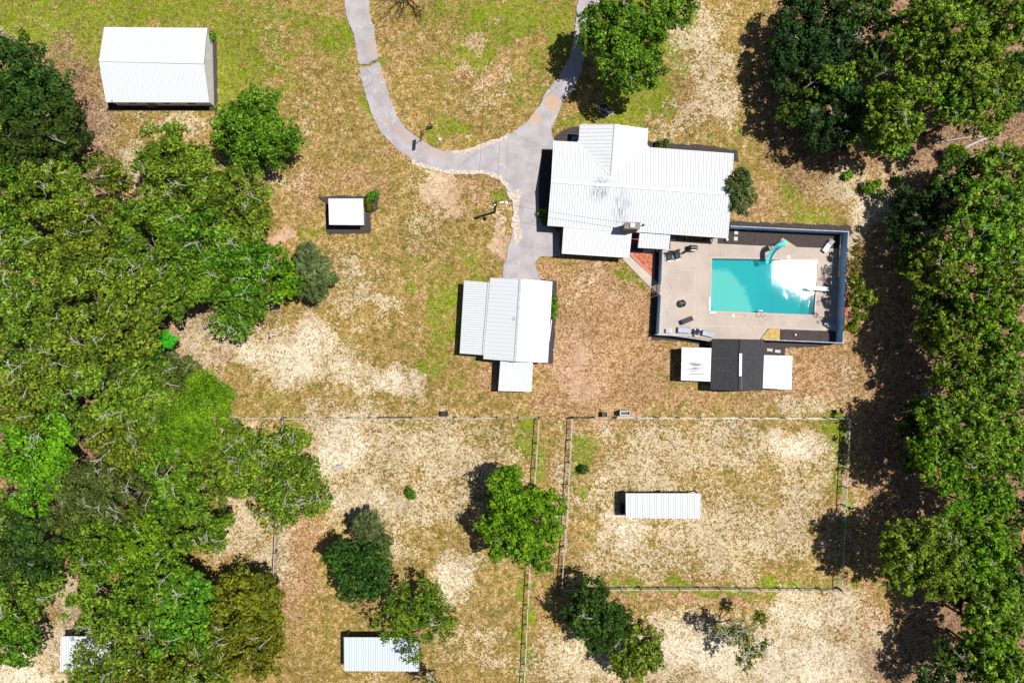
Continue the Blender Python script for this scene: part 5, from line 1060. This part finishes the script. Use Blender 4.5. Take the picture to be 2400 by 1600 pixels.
 ('hardwood_tree', 'shaded tree with a few pale snags beside the light green pine', [(1970, 240, 55), (1950, 190, 45)], 5, 'deep', 'dark', EAST, 6),
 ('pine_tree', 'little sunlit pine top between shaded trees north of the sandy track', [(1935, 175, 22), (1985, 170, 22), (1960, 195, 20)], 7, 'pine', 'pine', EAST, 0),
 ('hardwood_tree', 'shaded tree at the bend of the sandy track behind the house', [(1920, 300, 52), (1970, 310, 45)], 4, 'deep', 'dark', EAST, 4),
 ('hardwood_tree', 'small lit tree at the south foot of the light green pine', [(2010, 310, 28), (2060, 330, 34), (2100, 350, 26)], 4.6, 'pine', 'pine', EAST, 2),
 ('pine_tree', 'pine below the bleached fallen trunks on the frame edge', [(2360, 400, 60), (2320, 370, 35)], 7.5, 'pine', 'pine', EAST, 1),
 ('hardwood_tree', 'shaded tree west of the frame edge pines, above the red litter patch', [(2210, 480, 55), (2160, 500, 40)], 4.5, 'deep', 'dark', EAST, 2),
 ('hardwood_tree', 'shaded tree bordering the pale sand track north east of the pool', [(2130, 470, 40), (2110, 540, 40)], 3.4, 'deep', 'dark', EAST, 1),
 ('pine_tree', 'pine on the frame edge level with the pool yard north fence', [(2350, 500, 70), (2290, 470, 50)], 8.2, 'pine', 'pine', EAST, 2),
 ('pine_tree', 'bright tufted pine above the red litter patch', [(2270, 560, 65), (2330, 590, 60)], 8.6, 'pine', 'pine', EAST, 2),
 ('pine_tree', 'olive pine just south of the red litter patch', [(2190, 630, 60), (2230, 650, 50)], 7.6, 'oak', 'pine', EAST, 2),
 ('pine_tree', 'pine on the frame edge level with the turquoise water', [(2360, 680, 60), (2320, 650, 50)], 8.6, 'pine', 'pine', EAST, 2),
 ('pine_tree', 'bright lobed pine east of the pink flowering shrub', [(2280, 700, 45), (2310, 740, 50)], 8.8, 'bright', 'pine', EAST, 1),
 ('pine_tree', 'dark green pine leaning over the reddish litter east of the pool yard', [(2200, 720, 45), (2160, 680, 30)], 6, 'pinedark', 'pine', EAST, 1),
 ('pine_tree', 'pine level with the pool house in the eastern wood', [(2240, 790, 60), (2290, 820, 50)], 8.2, 'pine', 'pine', EAST, 2),
 ('pine_tree', 'pine on the frame edge level with the pool house', [(2365, 800, 60)], 8.8, 'pine', 'pine', EAST, 1),
 ('pine_tree', 'yellowish pine above the pale tyre', [(2190, 800, 38), (2170, 760, 30)], 6.4, 'oak', 'pine', EAST, 1),
 ('pine_tree', 'shaded pine east of the pale tyre', [(2260, 890, 60), (2230, 860, 40)], 7, 'oak', 'pine', EAST, 1),
 ('pine_tree', 'pine on the frame edge east of the blue tub', [(2350, 900, 70)], 8.6, 'pine', 'pine', EAST, 2),
 ('shrub', 'bright small tree crowding the blue tub from the south', [(2165, 950, 28), (2190, 960, 24)], 4.5, 'pine', 'fine', EAST, 0),
 ('pine_tree', 'large bright pine whose shadow falls on the east paddock corner', [(2250, 1010, 78), (2200, 980, 50), (2300, 1040, 55)], 8.8, 'pine', 'pine', EAST, 5),
 ('pine_tree', 'bright pine north of the little sandy opening in the eastern wood', [(2200, 1090, 60), (2250, 1100, 50), (2170, 1050, 40)], 8.2, 'bright', 'pine', EAST, 3),
 ('pine_tree', 'pine on the frame edge north of the dark wedge gap', [(2350, 1060, 70), (2320, 1120, 50)], 8.4, 'pine', 'pine', EAST, 2),
 ('pine_tree', 'shaded pine at the foot of the eastern wood border, level with the paddock fence', [(2150, 1010, 42), (2140, 970, 30)], 5, 'dark', 'pine', EAST, 6),
 ('pine_tree', 'pine at the lower edge of the little sandy opening', [(2270, 1180, 45), (2240, 1215, 40), (2300, 1150, 35)], 7.6, 'bright', 'fine', EAST, 2),
 ('pine_tree', 'widest olive green pine casting its shadow across the paddock east fence', [(2150, 1300, 75), (2110, 1270, 50), (2200, 1340, 60), (2110, 1340, 45), (2190, 1270, 55)], 7.8, 'pine', 'pine', EAST, 5),
 ('pine_tree', 'bright pine behind the widest olive green pine', [(2310, 1260, 60), (2280, 1300, 50), (2330, 1310, 45)], 8.6, 'bright', 'pine', EAST, 2),
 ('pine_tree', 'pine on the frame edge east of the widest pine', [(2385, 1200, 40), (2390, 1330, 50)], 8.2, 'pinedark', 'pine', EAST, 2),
 ('pine_tree', 'bright pine north east of the dark fallen trunk', [(2330, 1400, 65), (2300, 1380, 40), (2370, 1430, 45)], 8.4, 'pine', 'pine', EAST, 1),
 ('pine_tree', 'pine just east of the dark fallen trunk', [(2300, 1470, 48), (2340, 1490, 48)], 7.6, 'bright', 'pine', EAST, 3),
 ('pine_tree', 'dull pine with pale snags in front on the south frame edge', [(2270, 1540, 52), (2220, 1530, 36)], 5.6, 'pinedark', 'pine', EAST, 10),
 ('pine_tree', 'pine in the south east frame corner', [(2380, 1560, 50), (2340, 1580, 45)], 8, 'pine', 'pine', EAST, 1),
 ('pine_tree', 'pine behind the tall bright pine, between it and the shaded trees', [(2160, 60, 55), (2120, 90, 40)], 8.6, 'pine', 'pine', EAST, 2),
 ('pine_tree', 'pine between the corner pines at the north frame edge', [(2290, 20, 50)], 9, 'bright', 'pine', EAST, 1),
 ('pine_tree', 'pine at the frame edge north of the bleached fallen trunks', [(2385, 170, 50), (2380, 230, 40)], 8.6, 'pinedark', 'pine', EAST, 1),
 ('pine_tree', 'bright pine filling the middle of the north east stand', [(2210, 210, 55), (2230, 260, 42)], 9, 'pine', 'pine', EAST, 2),
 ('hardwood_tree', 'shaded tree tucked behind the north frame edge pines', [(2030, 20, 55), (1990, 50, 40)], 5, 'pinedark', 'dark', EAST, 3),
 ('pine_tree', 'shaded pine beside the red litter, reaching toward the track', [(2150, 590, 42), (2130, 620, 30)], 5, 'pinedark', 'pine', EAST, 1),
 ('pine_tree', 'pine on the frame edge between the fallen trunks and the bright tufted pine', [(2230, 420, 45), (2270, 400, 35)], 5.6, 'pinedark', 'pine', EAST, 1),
 ('pine_tree', 'pine standing between the bright tufted pine and the olive one', [(2370, 590, 50)], 8.4, 'pine', 'pine', EAST, 1),
 ('pine_tree', 'shaded pine between the bright lobed pine and the yellowish pine', [(2230, 730, 42), (2210, 760, 34)], 6.4, 'pinedark', 'pine', EAST, 1),
 ('pine_tree', 'dark pine just north of the blue tub', [(2300, 860, 52), (2320, 930, 45)], 7.6, 'pine', 'pine', EAST, 1),
 ('pine_tree', 'pine behind the large bright pine on the frame edge', [(2370, 980, 52)], 8, 'pine', 'pine', EAST, 1),
 ('pine_tree', 'shaded pine under the large bright pine, toward the paddock', [(2180, 1030, 45), (2140, 1080, 34)], 5.4, 'pinedark', 'pine', EAST, 3),
 ('pine_tree', 'pine between the little sandy opening and the frame edge', [(2330, 1180, 48), (2300, 1210, 38)], 7.4, 'bright', 'pine', EAST, 1),
 ('pine_tree', 'pine filling the gap between the widest pine and its bright neighbour', [(2250, 1330, 50), (2240, 1270, 44)], 7.8, 'pine', 'pine', EAST, 1),
 ('pine_tree', 'shaded pine south of the widest olive green pine', [(2270, 1400, 44), (2230, 1390, 30)], 5.6, 'dark', 'pine', EAST, 1),
 ('pine_tree', 'pine on the south frame edge between the snag pine and the corner pine', [(2320, 1560, 48), (2330, 1520, 40)], 7.2, 'pine', 'pine', EAST, 1),
 ('hardwood_tree', 'low dark tree on the south frame edge casting shade over the pale sand', [(2190, 1590, 45)], 4.2, 'deep', 'dark', EAST, 2),
 # shrubs
 ('shrub', 'rusty leaved shrub outside the east pool fence at the diving board', [(2002, 625, 22), (2008, 590, 18), (1998, 650, 18)], 3.0, 'rusty', 'sparse', None, 0),
 ('flowering_shrub', 'green shrub with pink blossoms outside the east pool fence', [(2004, 690, 24), (2012, 730, 24), (2035, 700, 18), (2008, 660, 20), (2000, 745, 16)], 3.2, 'oak', 'oak', None, 0),
 ('shrub', 'low olive shrub south of the pink blossomed one', [(1998, 765, 18)], 2.2, 'yellow', 'fine', None, 0),
 ('shrub', 'round vivid green shrub beside the pale stump on the east track', [(2035, 440, 17), (2055, 430, 11), (2063, 453, 9)], .8, 'bright', 'fine', None, 0),
 ('shrub', 'small vivid shrub just north of the pale stump', [(1988, 412, 10)], .5, 'bright', 'fine', None, 0),
 ('shrub', 'vivid low shrub on the sand between the stump and the pines', [(2106, 422, 10)], .5, 'green', 'fine', None, 0),
 ('shrub', 'yellow green shrub below the bleached fallen trunks', [(2248, 362, 24), (2230, 350, 14)], 1.4, 'bright', 'fine', None, 0),
 ('shrub', 'lone green bush on the pale sand of the west paddock', [(960, 1152, 10), (966, 1162, 8)], .6, 'green', 'fine', None, 0),
 ('shrub', 'green bush in the north west corner strip of the east paddock', [(1368, 1100, 12)], .4, 'dark', 'fine', None, 0),
 ('shrub', 'leafy bush at the north east corner of the garden shed', [(870, 460, 10), (880, 455, 8)], .7, 'green', 'fine', None, 0),
 ('shrub', 'yellow green bush on the east side of the garden shed', [(862, 475, 9), (868, 486, 7)], .5, 'yellow', 'fine', None, 0),
 ('shrub', 'small bush at the north east corner of the big barn', [(496, 86, 9)], .6, 'green', 'fine', None, 0),
 ('shrub', 'bush against the east wall of the workshop, near its north corner', [(1299, 700, 8), (1299, 718, 8)], .9, 'green', 'fine', None, 0),
 ('shrub', 'bush against the east wall of the workshop beside the drain pipe', [(1298, 740, 8)], .7, 'green', 'fine', None, 0),
 ('shrub', 'grey bush in the bed north of the house, east of the front gable', [(1560, 338, 12), (1545, 338, 8)], .5, 'dull', 'fine', None, 0),
 ('shrub', 'dark bush in the shaded bed along the west wall of the house', [(1275, 500, 14), (1278, 515, 10)], .5, 'green', 'fine', None, 0),
 ('shrub', 'olive bush at the sandy edge of the western wood', [(445, 850, 9), (440, 842, 7)], 1.2, 'dull', 'fine', None, 0),
 ('shrub', 'low dark green bush beside the olive bush on the tan sand', [(452, 868, 10)], .6, 'dark', 'fine', None, 0),
]
for (nm, lb, lobes, hc, lm, style, grp, tw) in T:
    cat = 'shrub' if 'shrub' in nm else 'tree'
    t = make_tree(nm, lb, cat, lobes, hc, lm, style, grp, 'pinebark' if nm == 'pine_tree' else 'bark', tw)
    if nm == 'flowering_shrub':
        for (x, y, r_) in ((1985, 697, 6), (1979, 727, 8), (1992, 736, 6), (1983, 745, 5), (2010, 700, 4), (1983, 640, 4)):
            c = P(x, y, 3.6); g_ = np.random.default_rng(x); V = leaves_arr(np.array([c]), np.array([r_ / 20]), 500, .12, g_); np_mesh('blossom', V, np.arange(len(V)).reshape(-1, 4), M['pink'], t, tuple(t.location))
# dead tree at the north frame edge
c = P(975, -14, 0); t = thing('dead_tree', 'dark leafless tree on the north frame edge between the driveway arms', 'tree', c); g = MB(); gr = random.Random(5)
fork = Vector((c[0], c[1], 3.0)); g.tube([(c[0], c[1], -.2), (c[0], c[1], 1.6), fork], [.22, .18, .15], 8)
def limb(o, an, ln, r, z, lvl):
    pts = [o]; p_ = o.copy(); a_ = an
    for k in range(4): a_ += gr.uniform(-.25, .25); p_ = p_ + Vector((math.cos(a_) * ln / 4, math.sin(a_) * ln / 4, z / 4)); pts.append(p_.copy())
    g.tube(pts, [r, r * .8, r * .6, r * .4, r * .2], 5)
    if lvl > 0:
        for k in range(1, 5):
            for s in (-1, 1):
                if gr.random() < .75: limb(pts[k], a_ + s * gr.uniform(.35, .8), ln * gr.uniform(.3, .5), r * .45, z * .3, lvl - 1)
for a_, l_ in ((R(215), 2.9), (R(192), 2.2), (R(240), 2.4), (R(262), 2.0), (R(312), 3.4), (R(300), 2.6), (R(330), 2.6), (R(150), 2.0), (R(90), 2.4), (R(35), 2.4)): limb(fork, a_, l_, .09, .9, 2)
g.build('branch', M['darktwig'], t)
